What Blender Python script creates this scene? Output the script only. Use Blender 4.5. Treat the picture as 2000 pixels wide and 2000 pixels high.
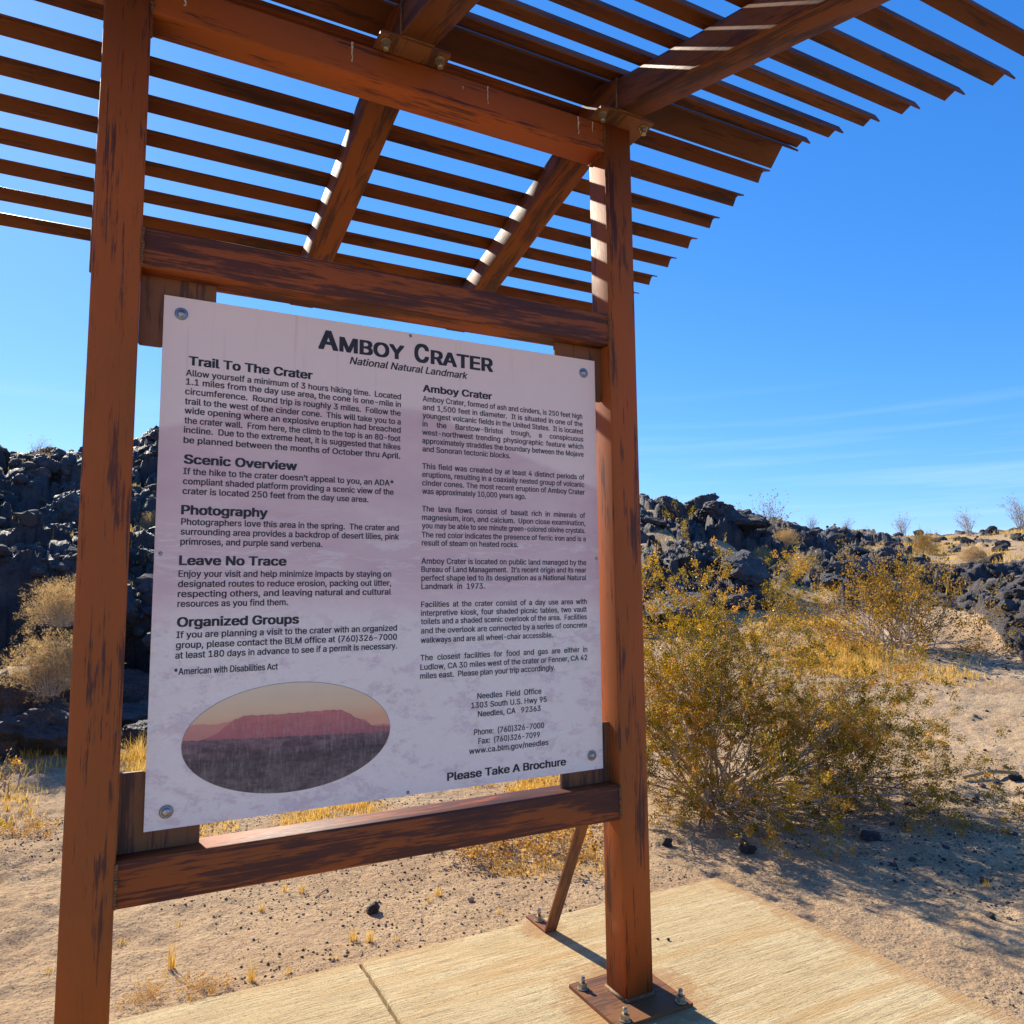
import bpy, math, random, sys
import numpy as np
from mathutils import Vector, Matrix, Euler
for o in list(bpy.data.objects): bpy.data.objects.remove(o)
SC = bpy.context.scene
COL = SC.collection

# ------------------------------------------------------------------ camera
YAW, PITCH, ROLL = 0.4769148, 0.1028688, -0.0096849
CAM = Vector((0.08759, -1.90778, 1.19469))
Fv = Vector((math.sin(YAW)*math.cos(PITCH), math.cos(YAW)*math.cos(PITCH), math.sin(PITCH)))
Rv = Vector((math.cos(YAW), -math.sin(YAW), 0)); Uv = Rv.cross(Fv)
R2 = Rv*math.cos(ROLL) + Uv*math.sin(ROLL); U2 = -Rv*math.sin(ROLL) + Uv*math.cos(ROLL)
cd = bpy.data.cameras.new("camera"); cam = bpy.data.objects.new("camera", cd); COL.objects.link(cam)
m = Matrix.Identity(4)
for i in range(3):
    m[i][0] = R2[i]; m[i][1] = U2[i]; m[i][2] = -Fv[i]; m[i][3] = CAM[i]
cam.matrix_world = m
cd.sensor_width = 36; cd.lens = 36*1476.2/2000; cd.clip_start = 0.02; cd.clip_end = 9000
SC.camera = cam
SC.render.resolution_x = SC.render.resolution_y = 1024

# ------------------------------------------------------------------ light and sky
SUNV = Vector((-0.19, 1.0, 0.69)).normalized()
ELEV = math.asin(SUNV.z); AZ = math.atan2(SUNV.x, SUNV.y)
w = bpy.data.worlds.new("World"); SC.world = w; w.use_nodes = True
nt = w.node_tree; nt.nodes.clear()
out = nt.nodes.new('ShaderNodeOutputWorld'); bg = nt.nodes.new('ShaderNodeBackground')
sky = nt.nodes.new('ShaderNodeTexSky'); sky.sky_type = 'NISHITA'; sky.sun_disc = False
sky.sun_elevation = ELEV; sky.sun_rotation = AZ
sky.altitude = 1500; sky.air_density = 1.0; sky.dust_density = 0.30; sky.ozone_density = 3.0
SKY_STRENGTH = 0.15
# deepen the blue the way a polarised, well exposed desert sky looks
sep = nt.nodes.new('ShaderNodeSeparateColor'); com = nt.nodes.new('ShaderNodeCombineColor')
nt.links.new(sky.outputs[0], sep.inputs[0])
REF = 1.0/0.15
for i, (p, g) in enumerate(((1.40, 0.46), (0.85, 0.485), (0.60, 0.72))):
    a = nt.nodes.new('ShaderNodeMath'); a.operation = 'MULTIPLY'; a.inputs[1].default_value = 1/REF
    b = nt.nodes.new('ShaderNodeMath'); b.operation = 'POWER'; b.inputs[1].default_value = p
    c = nt.nodes.new('ShaderNodeMath'); c.operation = 'MULTIPLY'; c.inputs[1].default_value = g*REF
    nt.links.new(sep.outputs[i], a.inputs[0]); nt.links.new(a.outputs[0], b.inputs[0]); nt.links.new(b.outputs[0], c.inputs[0]); nt.links.new(c.outputs[0], com.inputs[i])
hs = com
# thin high cloud: a few faint streaks low on the right and small wisps
tc = nt.nodes.new('ShaderNodeTexCoord')
mp = nt.nodes.new('ShaderNodeMapping'); mp.inputs['Rotation'].default_value = (0, math.radians(-9), math.radians(-50))
mp.inputs['Scale'].default_value = (1.2, 1.2, 26)
nt.links.new(tc.outputs['Generated'], mp.inputs[0])
nz = nt.nodes.new('ShaderNodeTexNoise'); nz.inputs['Scale'].default_value = 1.6; nz.inputs['Detail'].default_value = 5
nt.links.new(mp.outputs[0], nz.inputs['Vector'])
cr = nt.nodes.new('ShaderNodeValToRGB'); cr.color_ramp.elements[0].position = 0.50; cr.color_ramp.elements[1].position = 0.72
nt.links.new(nz.outputs[0], cr.inputs[0])
sx = nt.nodes.new('ShaderNodeSeparateXYZ'); nt.links.new(tc.outputs['Generated'], sx.inputs[0])
lo = nt.nodes.new('ShaderNodeMapRange'); lo.inputs[1].default_value = 0.26; lo.inputs[2].default_value = 0.05
lo.inputs[3].default_value = 0.0; lo.inputs[4].default_value = 0.50
nt.links.new(sx.outputs[2], lo.inputs[0])
mu = nt.nodes.new('ShaderNodeMath'); mu.operation = 'MULTIPLY'; nt.links.new(cr.outputs[0], mu.inputs[0]); nt.links.new(lo.outputs[0], mu.inputs[1])
mx = nt.nodes.new('ShaderNodeMixRGB'); mx.inputs[2].default_value = (3.0, 3.8, 4.6, 1)
nt.links.new(mu.outputs[0], mx.inputs[0]); nt.links.new(hs.outputs[0], mx.inputs[1])
nt.links.new(mx.outputs[0], bg.inputs[0]); bg.inputs[1].default_value = SKY_STRENGTH
nt.links.new(bg.outputs[0], out.inputs[0])
sd = bpy.data.lights.new("sun", 'SUN'); so = bpy.data.objects.new("sun", sd); COL.objects.link(so)
sd.energy = 4.9; sd.angle = math.radians(0.53); sd.color = (1.0, 0.91, 0.75)
so.rotation_euler = (-SUNV).to_track_quat('-Z', 'Y').to_euler(); so.location = (0, 0, 30)
SC.view_settings.view_transform = 'Standard'; SC.view_settings.look = 'None'
SC.view_settings.exposure = 0.88; SC.view_settings.gamma = 1.0
SC.view_settings.use_curve_mapping = False
SC.cycles.max_bounces = 8; SC.cycles.transparent_max_bounces = 8
SC.cycles.sample_clamp_indirect = 8

# ------------------------------------------------------------------ helpers
ORG = {}
def tag(o, label=None, cat=None, group=None, kind=None):
    if label: o['label'] = label
    if cat: o['category'] = cat
    if group: o['group'] = group
    if kind: o['kind'] = kind
    return o
def empty(name, loc, label=None, cat=None, group=None):
    o = bpy.data.objects.new(name, None); COL.objects.link(o); o.location = loc
    o.empty_display_size = 0.1; ORG[o.name] = Vector(loc)
    return tag(o, label, cat, group)
def link(name, me, parent=None, origin=None):
    o = bpy.data.objects.new(name, me); COL.objects.link(o)
    if parent is not None:
        o.parent = parent; ORG[o.name] = ORG[parent.name]
    else:
        o.location = origin or (0, 0, 0); ORG[o.name] = Vector(origin or (0, 0, 0))
    return o
class MB:
    """collects faces with uvs; build() links them as one mesh object"""
    def __init__(s): s.v = []; s.f = []; s.uv = []; s.mi = []; s.sm = []
    def face(s, pts, uvs=None, mi=0, smooth=False):
        b = len(s.v); s.v += [tuple(p) for p in pts]; s.f.append(tuple(range(b, b+len(pts))))
        s.uv.append(uvs or [(0, 0)]*len(pts)); s.mi.append(mi); s.sm.append(smooth)
    def loft(s, rings, ulist, vlist, mi=0, smooth=True, cap=True, closed=True):
        """rings: list of equal-length point lists"""
        b = len(s.v); n = len(rings[0])
        for r in rings: s.v += [tuple(p) for p in r]
        for i in range(len(rings)-1):
            for j in range(n if closed else n-1):
                k = (j+1) % n
                s.f.append((b+i*n+j, b+i*n+k, b+(i+1)*n+k, b+(i+1)*n+j))
                v1 = vlist[j+1]
                s.uv.append([(ulist[i], vlist[j]), (ulist[i], v1), (ulist[i+1], v1), (ulist[i+1], vlist[j])])
                s.mi.append(mi); s.sm.append(smooth)
        if cap:
            s.f.append(tuple(b+j for j in range(n-1, -1, -1))); s.uv.append([(ulist[0], vlist[j]*.3) for j in range(n-1, -1, -1)])
            s.f.append(tuple(b+(len(rings)-1)*n+j for j in range(n))); s.uv.append([(ulist[-1], vlist[j]*.3) for j in range(n)])
            s.mi += [mi, mi]; s.sm += [False, False]
    def box(s, lo, hi, mi=0):
        x0, y0, z0 = lo; x1, y1, z1 = hi
        P = [(x0,y0,z0),(x1,y0,z0),(x1,y1,z0),(x0,y1,z0),(x0,y0,z1),(x1,y0,z1),(x1,y1,z1),(x0,y1,z1)]
        for f in ((0,3,2,1),(4,5,6,7),(0,1,5,4),(1,2,6,5),(2,3,7,6),(3,0,4,7)):
            q = [P[i] for i in f]
            ax = [max(p[k] for p in q)-min(p[k] for p in q) for k in range(3)]
            a, bb = sorted(range(3), key=lambda k: -ax[k])[:2]
            s.face(q, [(p[a], p[bb]) for p in q], mi)
    def bar(s, p0, p1, w, h, r=0.007, up=(0, 0, 1), mi=0, n=3, off=0.0):
        """rectangular tube with rounded corners from p0 to p1 (centre line); w sideways, h along up"""
        p0 = Vector(p0); p1 = Vector(p1); d = (p1-p0); L = d.length; d.normalize()
        side = d.cross(Vector(up)).normalized(); u = side.cross(d).normalized()
        prof = []
        for cx, cy, a0 in ((w/2-r, h/2-r, 0), (-w/2+r, h/2-r, 90), (-w/2+r, -h/2+r, 180), (w/2-r, -h/2+r, 270)):
            for k in range(n+1):
                a = math.radians(a0+90*k/n); prof.append((cx+r*math.cos(a), cy+r*math.sin(a)))
        vl = [0]
        for j in range(len(prof)):
            a = prof[j]; b = prof[(j+1) % len(prof)]; vl.append(vl[-1]+math.hypot(a[0]-b[0], a[1]-b[1]))
        ns = max(1, int(L/0.5)); rings = []; ul = []
        for i in range(ns+1):
            c = p0+d*(L*i/ns); rings.append([c+side*a+u*b for a, b in prof]); ul.append(off+L*i/ns)
        s.loft(rings, ul, vl, mi)
    def cyl(s, c0, c1, r, n=16, mi=0, r2=None, smooth=True):
        c0 = Vector(c0); c1 = Vector(c1); d = (c1-c0).normalized()
        a = d.orthogonal().normalized(); b = d.cross(a)
        R = lambda c, rr: [c+a*rr*math.cos(2*math.pi*k/n)+b*rr*math.sin(2*math.pi*k/n) for k in range(n)]
        s.loft([R(c0, r), R(c1, r if r2 is None else r2)], [0, (c1-c0).length], [k*2*math.pi*r/n for k in range(n+1)], mi, smooth)
    def prism(s, poly, vec, mi=0):
        """extrude a planar polygon by vec"""
        vec = Vector(vec); P = [Vector(p) for p in poly]; Q = [p+vec for p in P]
        ax = [max(p[k] for p in P)-min(p[k] for p in P) for k in range(3)]
        a, b = sorted(range(3), key=lambda k: -ax[k])[:2]
        s.face(P[::-1], [(p[a], p[b]) for p in P[::-1]], mi); s.face(Q, [(p[a], p[b]) for p in Q], mi)
        for i in range(len(P)):
            j = (i+1) % len(P); s.face([P[i], P[j], Q[j], Q[i]], [(0, 0), ((P[i]-P[j]).length, 0), ((P[i]-P[j]).length, .01), (0, .01)], mi)
    def build(s, name, mats, parent=None, origin=None):
        org = ORG[parent.name] if parent is not None else Vector(origin or (0, 0, 0))
        me = bpy.data.meshes.new(name)
        me.from_pydata([(p[0]-org.x, p[1]-org.y, p[2]-org.z) for p in s.v], [], s.f)
        uv = me.uv_layers.new(name='UVMap')
        uv.data.foreach_set('uv', np.array([c for f in s.uv for p in f for c in p], dtype=np.float32))
        me.polygons.foreach_set('material_index', s.mi); me.polygons.foreach_set('use_smooth', s.sm)
        if not isinstance(mats, (list, tuple)): mats = [mats]
        for mm in mats: me.materials.append(mm)
        me.update(); return link(name, me, parent, origin)
def np_mesh(name, V, Fc, mat, smooth=False, col=None):
    """fast mesh from arrays; Fc: (n,3) or (n,4); col: per-face value stored as a colour attribute"""
    me = bpy.data.meshes.new(name); k = Fc.shape[1]; n = len(Fc)
    me.vertices.add(len(V)); me.vertices.foreach_set('co', np.ascontiguousarray(V, dtype=np.float32).ravel())
    me.loops.add(n*k); me.loops.foreach_set('vertex_index', np.ascontiguousarray(Fc, dtype=np.int32).ravel())
    me.polygons.add(n); me.polygons.foreach_set('loop_start', np.arange(0, n*k, k, dtype=np.int32))
    me.polygons.foreach_set('loop_total', np.full(n, k, dtype=np.int32))
    me.polygons.foreach_set('use_smooth', np.full(n, smooth))
    me.update(calc_edges=True)
    if col is not None:
        at = me.attributes.new('tint', 'FLOAT', 'FACE'); at.data.foreach_set('value', np.asarray(col, dtype=np.float32))
    for mm in (mat if isinstance(mat, (list, tuple)) else [mat]): me.materials.append(mm)
    return me

# ------------------------------------------------------------------ materials
class NT:
    def __init__(s, name):
        s.m = bpy.data.materials.new(name); s.m.use_nodes = True; s.t = s.m.node_tree
        s.b = s.t.nodes['Principled BSDF']; s.o = s.t.nodes['Material Output']
    def n(s, typ, **kw):
        nd = s.t.nodes.new('ShaderNode'+typ)
        for k, v in kw.items():
            if k.startswith('i_'):
                key = k[2:]; key = int(key) if key.isdigit() else key
                if hasattr(v, 'is_output') or isinstance(v, bpy.types.NodeSocket): s.t.links.new(v, nd.inputs[key])
                else: nd.inputs[key].default_value = v
            else: setattr(nd, k, v)
        return nd
    def set(s, key, v):
        if isinstance(v, bpy.types.NodeSocket): s.t.links.new(v, s.b.inputs[key])
        else: s.b.inputs[key].default_value = v
    def noise(s, vec, scale, detail=4, rough=0.55, dist=0.0):
        return s.n('TexNoise', i_Vector=vec, i_Scale=scale, i_Detail=detail, i_Roughness=rough, i_Distortion=dist).outputs[0]
    def ramp(s, fac, *st):
        r = s.n('ValToRGB', i_0=fac); e = r.color_ramp.elements
        while len(e) < len(st): e.new(0.5)
        for el, (p, c) in zip(e, st):
            el.position = p; el.color = (c, c, c, 1) if isinstance(c, (int, float)) else tuple(c)+(1,)
        return r.outputs[0]
    def mix(s, f, a, b, mode='MIX'):
        nd = s.n('MixRGB', blend_type=mode)
        for i, v in enumerate((f, a, b)):
            if isinstance(v, bpy.types.NodeSocket): s.t.links.new(v, nd.inputs[i])
            else: nd.inputs[i].default_value = v if (i == 0 or len(v) == 4) else tuple(v)+(1,)
        return nd.outputs[0]
    def math(s, op, a, b=0.0, clamp=False):
        nd = s.n('Math', operation=op, use_clamp=clamp)
        for i, v in enumerate((a, b)):
            if isinstance(v, bpy.types.NodeSocket): s.t.links.new(v, nd.inputs[i])
            else: nd.inputs[i].default_value = v
        return nd.outputs[0]
    def map(s, vec, scale=(1, 1, 1), rot=(0, 0, 0), loc=(0, 0, 0)):
        return s.n('Mapping', i_Vector=vec, i_Scale=scale, i_Rotation=rot, i_Location=loc).outputs[0]
    def bump(s, h, strength=0.5, dist=0.01, nrm=None):
        nd = s.n('Bump', i_Height=h, i_Strength=strength, i_Distance=dist)
        if nrm is not None: s.t.links.new(nrm, nd.inputs['Normal'])
        return nd.outputs[0]

def rust_mat(name, light=(0.37, 0.078, 0.011), dark=(0.068, 0.024, 0.019), amount=0.5, olive=(0.22, 0.072, 0.013), rough=0.60, streak=1.0, spec=0.28):
    """painted, streaky weathering steel: u runs along the member, v around it"""
    k = NT(name); uv = k.n('UVMap').outputs[0]; oi = k.n('ObjectInfo')
    off = k.n('CombineXYZ', i_0=k.math('MULTIPLY', oi.outputs['Random'], 37.0), i_1=k.math('MULTIPLY', oi.outputs['Random'], 11.0)).outputs[0]
    vec = k.n('VectorMath', operation='ADD', i_0=uv, i_1=off).outputs[0]
    patch = k.noise(k.map(vec, (1.9, 13, 1)), 1.3, 4, 0.62, 0.3)
    st = k.noise(k.map(vec, (4.0*streak, 170, 1)), 1.0, 6, 0.74, 0.15)
    edge = k.noise(k.map(vec, (14, 90, 1)), 1.0, 4, 0.65)
    s1 = k.math('ADD', k.math('MULTIPLY', patch, 1.6), k.math('ADD', k.math('MULTIPLY', st, 1.15), k.math('MULTIPLY', edge, 0.45)))
    t = 1.69-0.42*(amount-0.5)
    mask = k.ramp(k.math('MULTIPLY', s1, 0.3), ((t-0.05)*0.3, 0.0), ((t+0.03)*0.3, 0.8), ((t+0.35)*0.3, 1.0))
    big = k.noise(k.map(vec, (1.3, 4, 1), loc=(9, 3, 0)), 1.2, 3, 0.5)
    c0 = k.mix(k.ramp(big, (0.42, 0.0), (0.68, 0.65)), light, olive)
    fine = k.noise(k.map(vec, (30, 160, 1)), 1.0, 4, 0.7)
    c0 = k.mix(k.ramp(fine, (0.3, 0.0), (0.75, 0.3)), c0, (light[0]*1.25, light[1]*1.4, light[2]*1.6))
    c = k.mix(mask, c0, dark)
    k.set('Base Color', c); k.set('Roughness', k.ramp(fine, (0.2, rough-0.06), (0.8, rough+0.14))); k.set('Specular IOR Level', spec)
    k.set('Normal', k.bump(k.math('ADD', k.math('MULTIPLY', st, 0.7), k.math('MULTIPLY', fine, 0.5)), 0.35, 0.0012))
    return k.m
STEEL = rust_mat('rusty_painted_steel', light=(0.36, 0.083, 0.015), amount=0.34)
RAFTM = rust_mat('dark_rafter_steel', light=(0.20, 0.056, 0.012), dark=(0.055, 0.022, 0.018), amount=0.55, olive=(0.11, 0.05, 0.012))
STEEL_D = rust_mat('dark_streaked_steel', light=(0.31, 0.072, 0.015), amount=0.80)
SLATM = rust_mat('rusty_slat_steel', light=(0.115, 0.030, 0.007), dark=(0.040, 0.018, 0.015), amount=0.5, rough=0.55)
PLATEM = rust_mat('brown_plate_steel', light=(0.20, 0.073, 0.028), dark=(0.07, 0.033, 0.025), amount=0.5, olive=(0.19, 0.085, 0.028), rough=0.55)
RIDGEM = rust_mat('ridge_steel', light=(0.075, 0.024, 0.009), dark=(0.05, 0.02, 0.01), amount=0.3, rough=0.6)
def simple(name, col, rough=0.5, metal=0.0, var=0.15, scale=30, bump=0.0, spec=0.5, bscale=None):
    k = NT(name); tc = k.n('TexCoord').outputs['Object']; nz = k.noise(tc, scale, 4)
    c = k.mix(k.ramp(nz, (0.3, 0), (0.7, 1)), tuple(x*(1-var) for x in col), tuple(min(1, x*(1+var)) for x in col))
    k.set('Base Color', c); k.set('Roughness', rough); k.set('Metallic', metal); k.set('Specular IOR Level', spec)
    if bump: k.set('Normal', k.bump(k.noise(tc, bscale or scale*2, 5), bump, 0.003))
    return k.m
ZINC = simple('zinc_plated_steel', (0.42, 0.36, 0.24), 0.4, 0.75, 0.3, 90)
SCREWM = simple('stainless_screw', (0.36, 0.36, 0.36), 0.38, 1.0, 0.15, 60)
WELDM = simple('weld_bead', (0.16, 0.07, 0.02), 0.6, 0, 0.5, 120, 0.6)
DROP = simple('dried_bird_dropping', (0.62, 0.52, 0.38), 0.9, 0, 0.35, 200, 0.5)

# ------------------------------------------------------------------ kiosk
PW = 0.1016
XR0, XR1 = 1.4256, 1.4256+PW; YD = 0.0985
kiosk = empty('kiosk_frame', (0.76, 0.05, 0), 'rust brown welded steel kiosk frame with slatted gable roof standing on the concrete', 'kiosk')
def hexnut(mb, c, r, h, axis=(0, 0, 1), mi=0):
    mb.cyl(c, Vector(c)+Vector(axis)*h, r, 6, mi, smooth=False)
def anchor(parent, x, y, z, stick=0.045, tilt=(0, 0)):
    mb = MB(); d = Vector((tilt[0], tilt[1], 1)).normalized(); p = Vector((x, y, z))
    mb.cyl(p, p+d*0.004, 0.0165, 20); hexnut(mb, p+d*0.004, 0.0135, 0.013, d); mb.cyl(p+d*0.017, p+d*(0.017+stick*0.55), 0.0065, 12)
    mb.cyl(p+d*(0.017+stick*0.55), p+d*(0.019+stick*0.55), 0.0055, 12)
    return mb.build('anchor_bolt', ZINC, parent)
def make_post(x0, sgn):
    mb = MB(); cx = x0+PW/2
    mb.bar((cx, YD/2, 0.011), (cx, YD/2, 2.698), PW, YD, 0.006, up=(0, 1, 0))
    po = mb.build('post', STEEL, kiosk)
    mb = MB()
    pl = (cx-0.142, -0.094, cx+0.118, 0.162)
    mb.box((pl[0], pl[1], 0.001), (pl[2], pl[3], 0.011)); mb.build('base_plate', PLATEM, po)
    mb = MB(); a = 0.007
    for (ax, ay), (bx, by) in (((x0, 0), (x0+PW, 0)), ((x0+PW, 0), (x0+PW, YD)), ((x0+PW, YD), (x0, YD)), ((x0, YD), (x0, 0))):
        mb.cyl((ax, ay, 0.0125), (bx, by, 0.0125), a, 8)
    mb.build('weld_bead', WELDM, po)
    for bx, by in ((cx-0.118, 0.122), (cx-0.105, -0.074), (cx+0.09, -0.074), (cx+0.09, 0.135)):
        anchor(po, bx, by, 0.011, 0.03, (0.02*sgn, 0.01))
    return po
post_l = make_post(0.0, -1); post_r = make_post(XR0, 1)
# rails, butted between the posts
rails = []
for nm, zt, zb, mt in (('top_beam', 2.698, 2.601, STEEL), ('upper_rail', 2.0585, 1.9590, STEEL_D), ('lower_rail', 0.6170, 0.5165, STEEL_D)):
    mb = MB(); mb.bar((PW, YD/2, (zt+zb)/2), (XR0, YD/2, (zt+zb)/2), YD-0.003, zt-zb, 0.007)
    r = mb.build(nm, mt, kiosk); rails.append((r, zt, zb))
    rnd = random.Random(int(zt*100))
    for x in (PW+0.001, XR0-0.001):
        pts = []; mb = MB()
        for k in range(15):
            t = k/14; pts.append(Vector((x+rnd.uniform(-.0015, .0015), 0.003+rnd.uniform(-.0012, .0012), zb+0.004+(zt-zb-0.008)*t)))
        for a, b in zip(pts, pts[1:]): mb.cyl(a, b, 0.0038+rnd.uniform(0, .0012), 6)
        mb.cyl((x, 0.003, zb+0.004), (x, YD-0.003, zb+0.001), 0.004, 6)
        mb.build('weld_bead', WELDM, r)
# four corner plates that carry the sign
YP0, YP1 = 0.0515, 0.0605
for sx_ in (0, 1):
    for sz_ in (0, 1):
        X = lambda t: (PW+0.0005+t) if sx_ == 0 else (XR0-0.0005-t)
        if sz_: pts = [(0, 1.9585), (0.171, 1.9585), (0.171, 1.864), (0.10, 1.80), (0.048, 1.786), (0.004, 1.786), (0, 1.791)]
        else: pts = [(0, 0.6175), (0.171, 0.6175), (0.171, 0.705), (0.10, 0.775), (0.046, 0.793), (0.0, 0.793)]
        mb = MB(); mb.prism([(X(t), YP0, z) for t, z in pts], (0, YP1-YP0, 0)); mb.build('corner_plate', PLATEM, kiosk)
# flat bar braces behind the posts, bent at the foot
def make_brace(cx):
    mb = MB(); hw = 0.0228; T = 0.0065
    A = Vector((cx, 0.683-0.03, 0.001)); 
    line = [(0.655, 0.0010), (0.520, 0.0010), (0.513, 0.0035), (0.5085, 0.012), (0.10, 0.775)]
    ring = []
    for i, (y, z) in enumerate(line):
        a = line[max(0, i-1)]; b = line[min(len(line)-1, i+1)]; d = Vector((0, b[0]-a[0], b[1]-a[1])).normalized()
        nrm = Vector((0, d.z, -d.y)); nrm = nrm if nrm.z > 0 or nrm.y > 0 else nrm
        ring.append([Vector((cx-hw, y, z)), Vector((cx+hw, y, z)), Vector((cx+hw, y, z))+nrm*T, Vector((cx-hw, y, z))+nrm*T])
    ul = [0, .13, .14, .15, 1.0]
    mb.loft(ring, ul, [0, .045, .052, .097, .104], smooth=False)
    b = mb.build('brace', PLATEM, kiosk); anchor(b, cx, 0.598, 0.0078, 0.045, (0.02, 0.01)); return b
make_brace(1.4756); make_brace(0.05)
# rafters, hubs and their bolted plates
def rafter_pair(x0, dxr=0.0, dxf=0.0):
    h = 0.0975
    zr = lambda y: 2.695-0.248*(y-0.246); zf = lambda y: 2.698+0.283*(y+0.098)
    for nm, f, ya, yb, dx in (('rear', zr, 0.165, 1.325, dxr), ('front', zf, -0.070, -1.32, dxf)):
        mb = MB(); h2 = h/2*1.03; X0, X1 = x0, x0+PW
        def ring(y): 
            o = dx*(y-ya); z = f(y)
            return [Vector((X0+o, y, z)), Vector((X1+o, y, z)), Vector((X1+o, y, z+2*h2)), Vector((X0+o, y, z+2*h2))]
        ra, rb = ring(ya), ring(yb)
        # rounded profile
        def prof(r):
            c = []; R = 0.0055
            for i in range(4):
                p = r[i]; a = (r[i-1]-p).normalized(); b = (r[(i+1) % 4]-p).normalized()
                c += [p+a*R, p+(a+b)*R*0.3, p+b*R]
            return c
        P, Q = prof(ra), prof(rb); vl = [0]
        for j in range(12): vl.append(vl[-1]+(P[j]-P[(j+1) % 12]).length)
        if yb > ya: P, Q = P, Q
        rings = [[p.lerp(q, t) for p, q in zip(P, Q)] for t in (0, .33, .66, 1)]
        L = (Q[0]-P[0]).length
        mb.loft(rings, [0, L*.33, L*.66, L], vl)
        mb.build('rafter', RAFTM, kiosk)
    hb = MB()
    poly = [(-0.069, 2.7075), (-0.069, 2.811), (0.030, 2.846), (0.088, 2.853), (0.164, 2.8285), (0.164, 2.7075)]
    hb.prism([(x0+0.002, y, z) for y, z in poly], (PW-0.004, 0, 0))
    hub = hb.build('rafter_hub', RAFTM, kiosk)
    mb = MB(); cx = x0+PW/2-0.003; z0 = 2.6988
    c = 0.006
    mb.prism([(cx-0.103+c, -0.066, z0), (cx+0.103-c, -0.066, z0), (cx+0.103, -0.066+c, z0), (cx+0.103, 0.163, z0), (cx-0.103, 0.163, z0), (cx-0.103, -0.066+c, z0)], (0, 0, 0.008))
    mb.build('bearing_plate', PLATEM, hub)
    mb = MB()
    for y in (-0.0685,): mb.cyl((x0+0.004, y, 2.709), (x0+PW-0.004, y, 2.709), 0.005, 8)
    for x in (x0+0.001,): mb.cyl((x, -0.069, 2.709), (x, -0.069, 2.81), 0.0045, 8)
    mb.build('weld_bead', WELDM, hub)
    for bx in (cx-0.08, cx+0.08):
        mb = MB(); p = Vector((bx, -0.036, 2.6988)); d = Vector((0, 0, -1))
        mb.cyl(p, p+d*0.003, 0.0145, 18); hexnut(mb, p+d*0.003, 0.0125, 0.011, d); mb.cyl(p+d*0.014, p+d*0.026, 0.0075, 12)
        mb.cyl(p+d*(-0.008), p+d*(-0.017), 0.012, 6, smooth=False)
        mb.build('bolt', ZINC, hub)
rafter_pair(-0.004, -0.055, 0.0); rafter_pair(0.711, -0.020, 0.0); rafter_pair(1.4256, -0.012, 0.0)
# roof slats: rolled steel angles lying on the rafters like small tents
XS0, XS1 = -0.752, 2.279
def slat(y, z, legA, legB, T=0.0045, x1=XS1, x0=XS0, mat=SLATM, name='slat'):
    """y,z: the bend; legA/legB: vectors (dy,dz) from the bend to the tips"""
    A = Vector((0, *legA)); B = Vector((0, *legB)); O = Vector((0, y, z))
    a = A.normalized(); b = B.normalized(); r = 0.006
    # outer line, then back along the inside
    nA = Vector((0, a.z, -a.y)); nA = nA if nA.dot(b) > 0 else -nA
    nB = Vector((0, b.z, -b.y)); nB = nB if nB.dot(a) > 0 else -nB
    prof = [O+A, O+a*r, O+(a+b)*r*0.3, O+b*r, O+B, O+B+nB*T, O+b*(r+T)+nB*T, O+a*(r+T)+nA*T, O+A+nA*T]
    vl = [0]
    for j in range(len(prof)): vl.append(vl[-1]+(prof[j]-prof[(j+1) % len(prof)]).length)
    mb = MB(); L = x1-x0
    rings = [[Vector((x0+L*t, p.y, p.z)) for p in prof] for t in (0, .25, .5, .75, 1)]
    mb.loft(rings, [L*t for t in (0, .25, .5, .75, 1)], vl, smooth=False)
    return mb.build(name, mat, kiosk)
RAT = 0.98693; CY, CZ = -5.2576, 3.2924; SS = 0.36286
def tr(y, z): return ((y-CY)*RAT+CY)*SS, ((z-CZ)*RAT+CZ)*SS
for i in range(9):
    y, z = tr(0.495+0.396*i, 7.872-0.0865*i)
    slat(y, z, (-0.0435, -0.0205), (0.0245, -0.0385))
for i in range(9):
    y, z = tr(-0.115-0.394*i, 7.93-0.1115*i)
    slat(y, z, (0.0455, -0.0165), (-0.0195, -0.037))
y, z = tr(0.18, 8.03)
slat(y, z, (-0.070, -0.070), (0.070, -0.068), 0.006, mat=RIDGEM, name='ridge_cap')
# dried droppings on the front of the top beam
def streak(x, ztop, length, wd, seed):
    rnd = random.Random(seed); mb = MB(); n = 9; L = []; R = []
    for k in range(n+1):
        t = k/n; ww = wd*(1-0.75*t)*rnd.uniform(0.5, 1.2); o = rnd.uniform(-.0015, .0015)
        if k == n: ww = wd*0.6
        L.append((x+o-ww/2, 0.0008, ztop-length*t)); R.append((x+o+ww/2, 0.0008, ztop-length*t))
    for k in range(n): mb.face([L[k], L[k+1], R[k+1], R[k]])
    mb.build('dropping_streak', DROP, rails[0][0])
for a in ((0.175, 2.694, 0.05, 0.012, 1), (0.595, 2.694, 0.058, 0.007, 2), (1.006, 2.694, 0.055, 0.005, 3), (1.325, 2.692, 0.06, 0.008, 4), (1.378, 2.69, 0.035, 0.005, 5), (0.925, 2.668, 0.010, 0.004, 6)):
    streak(*a)

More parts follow.
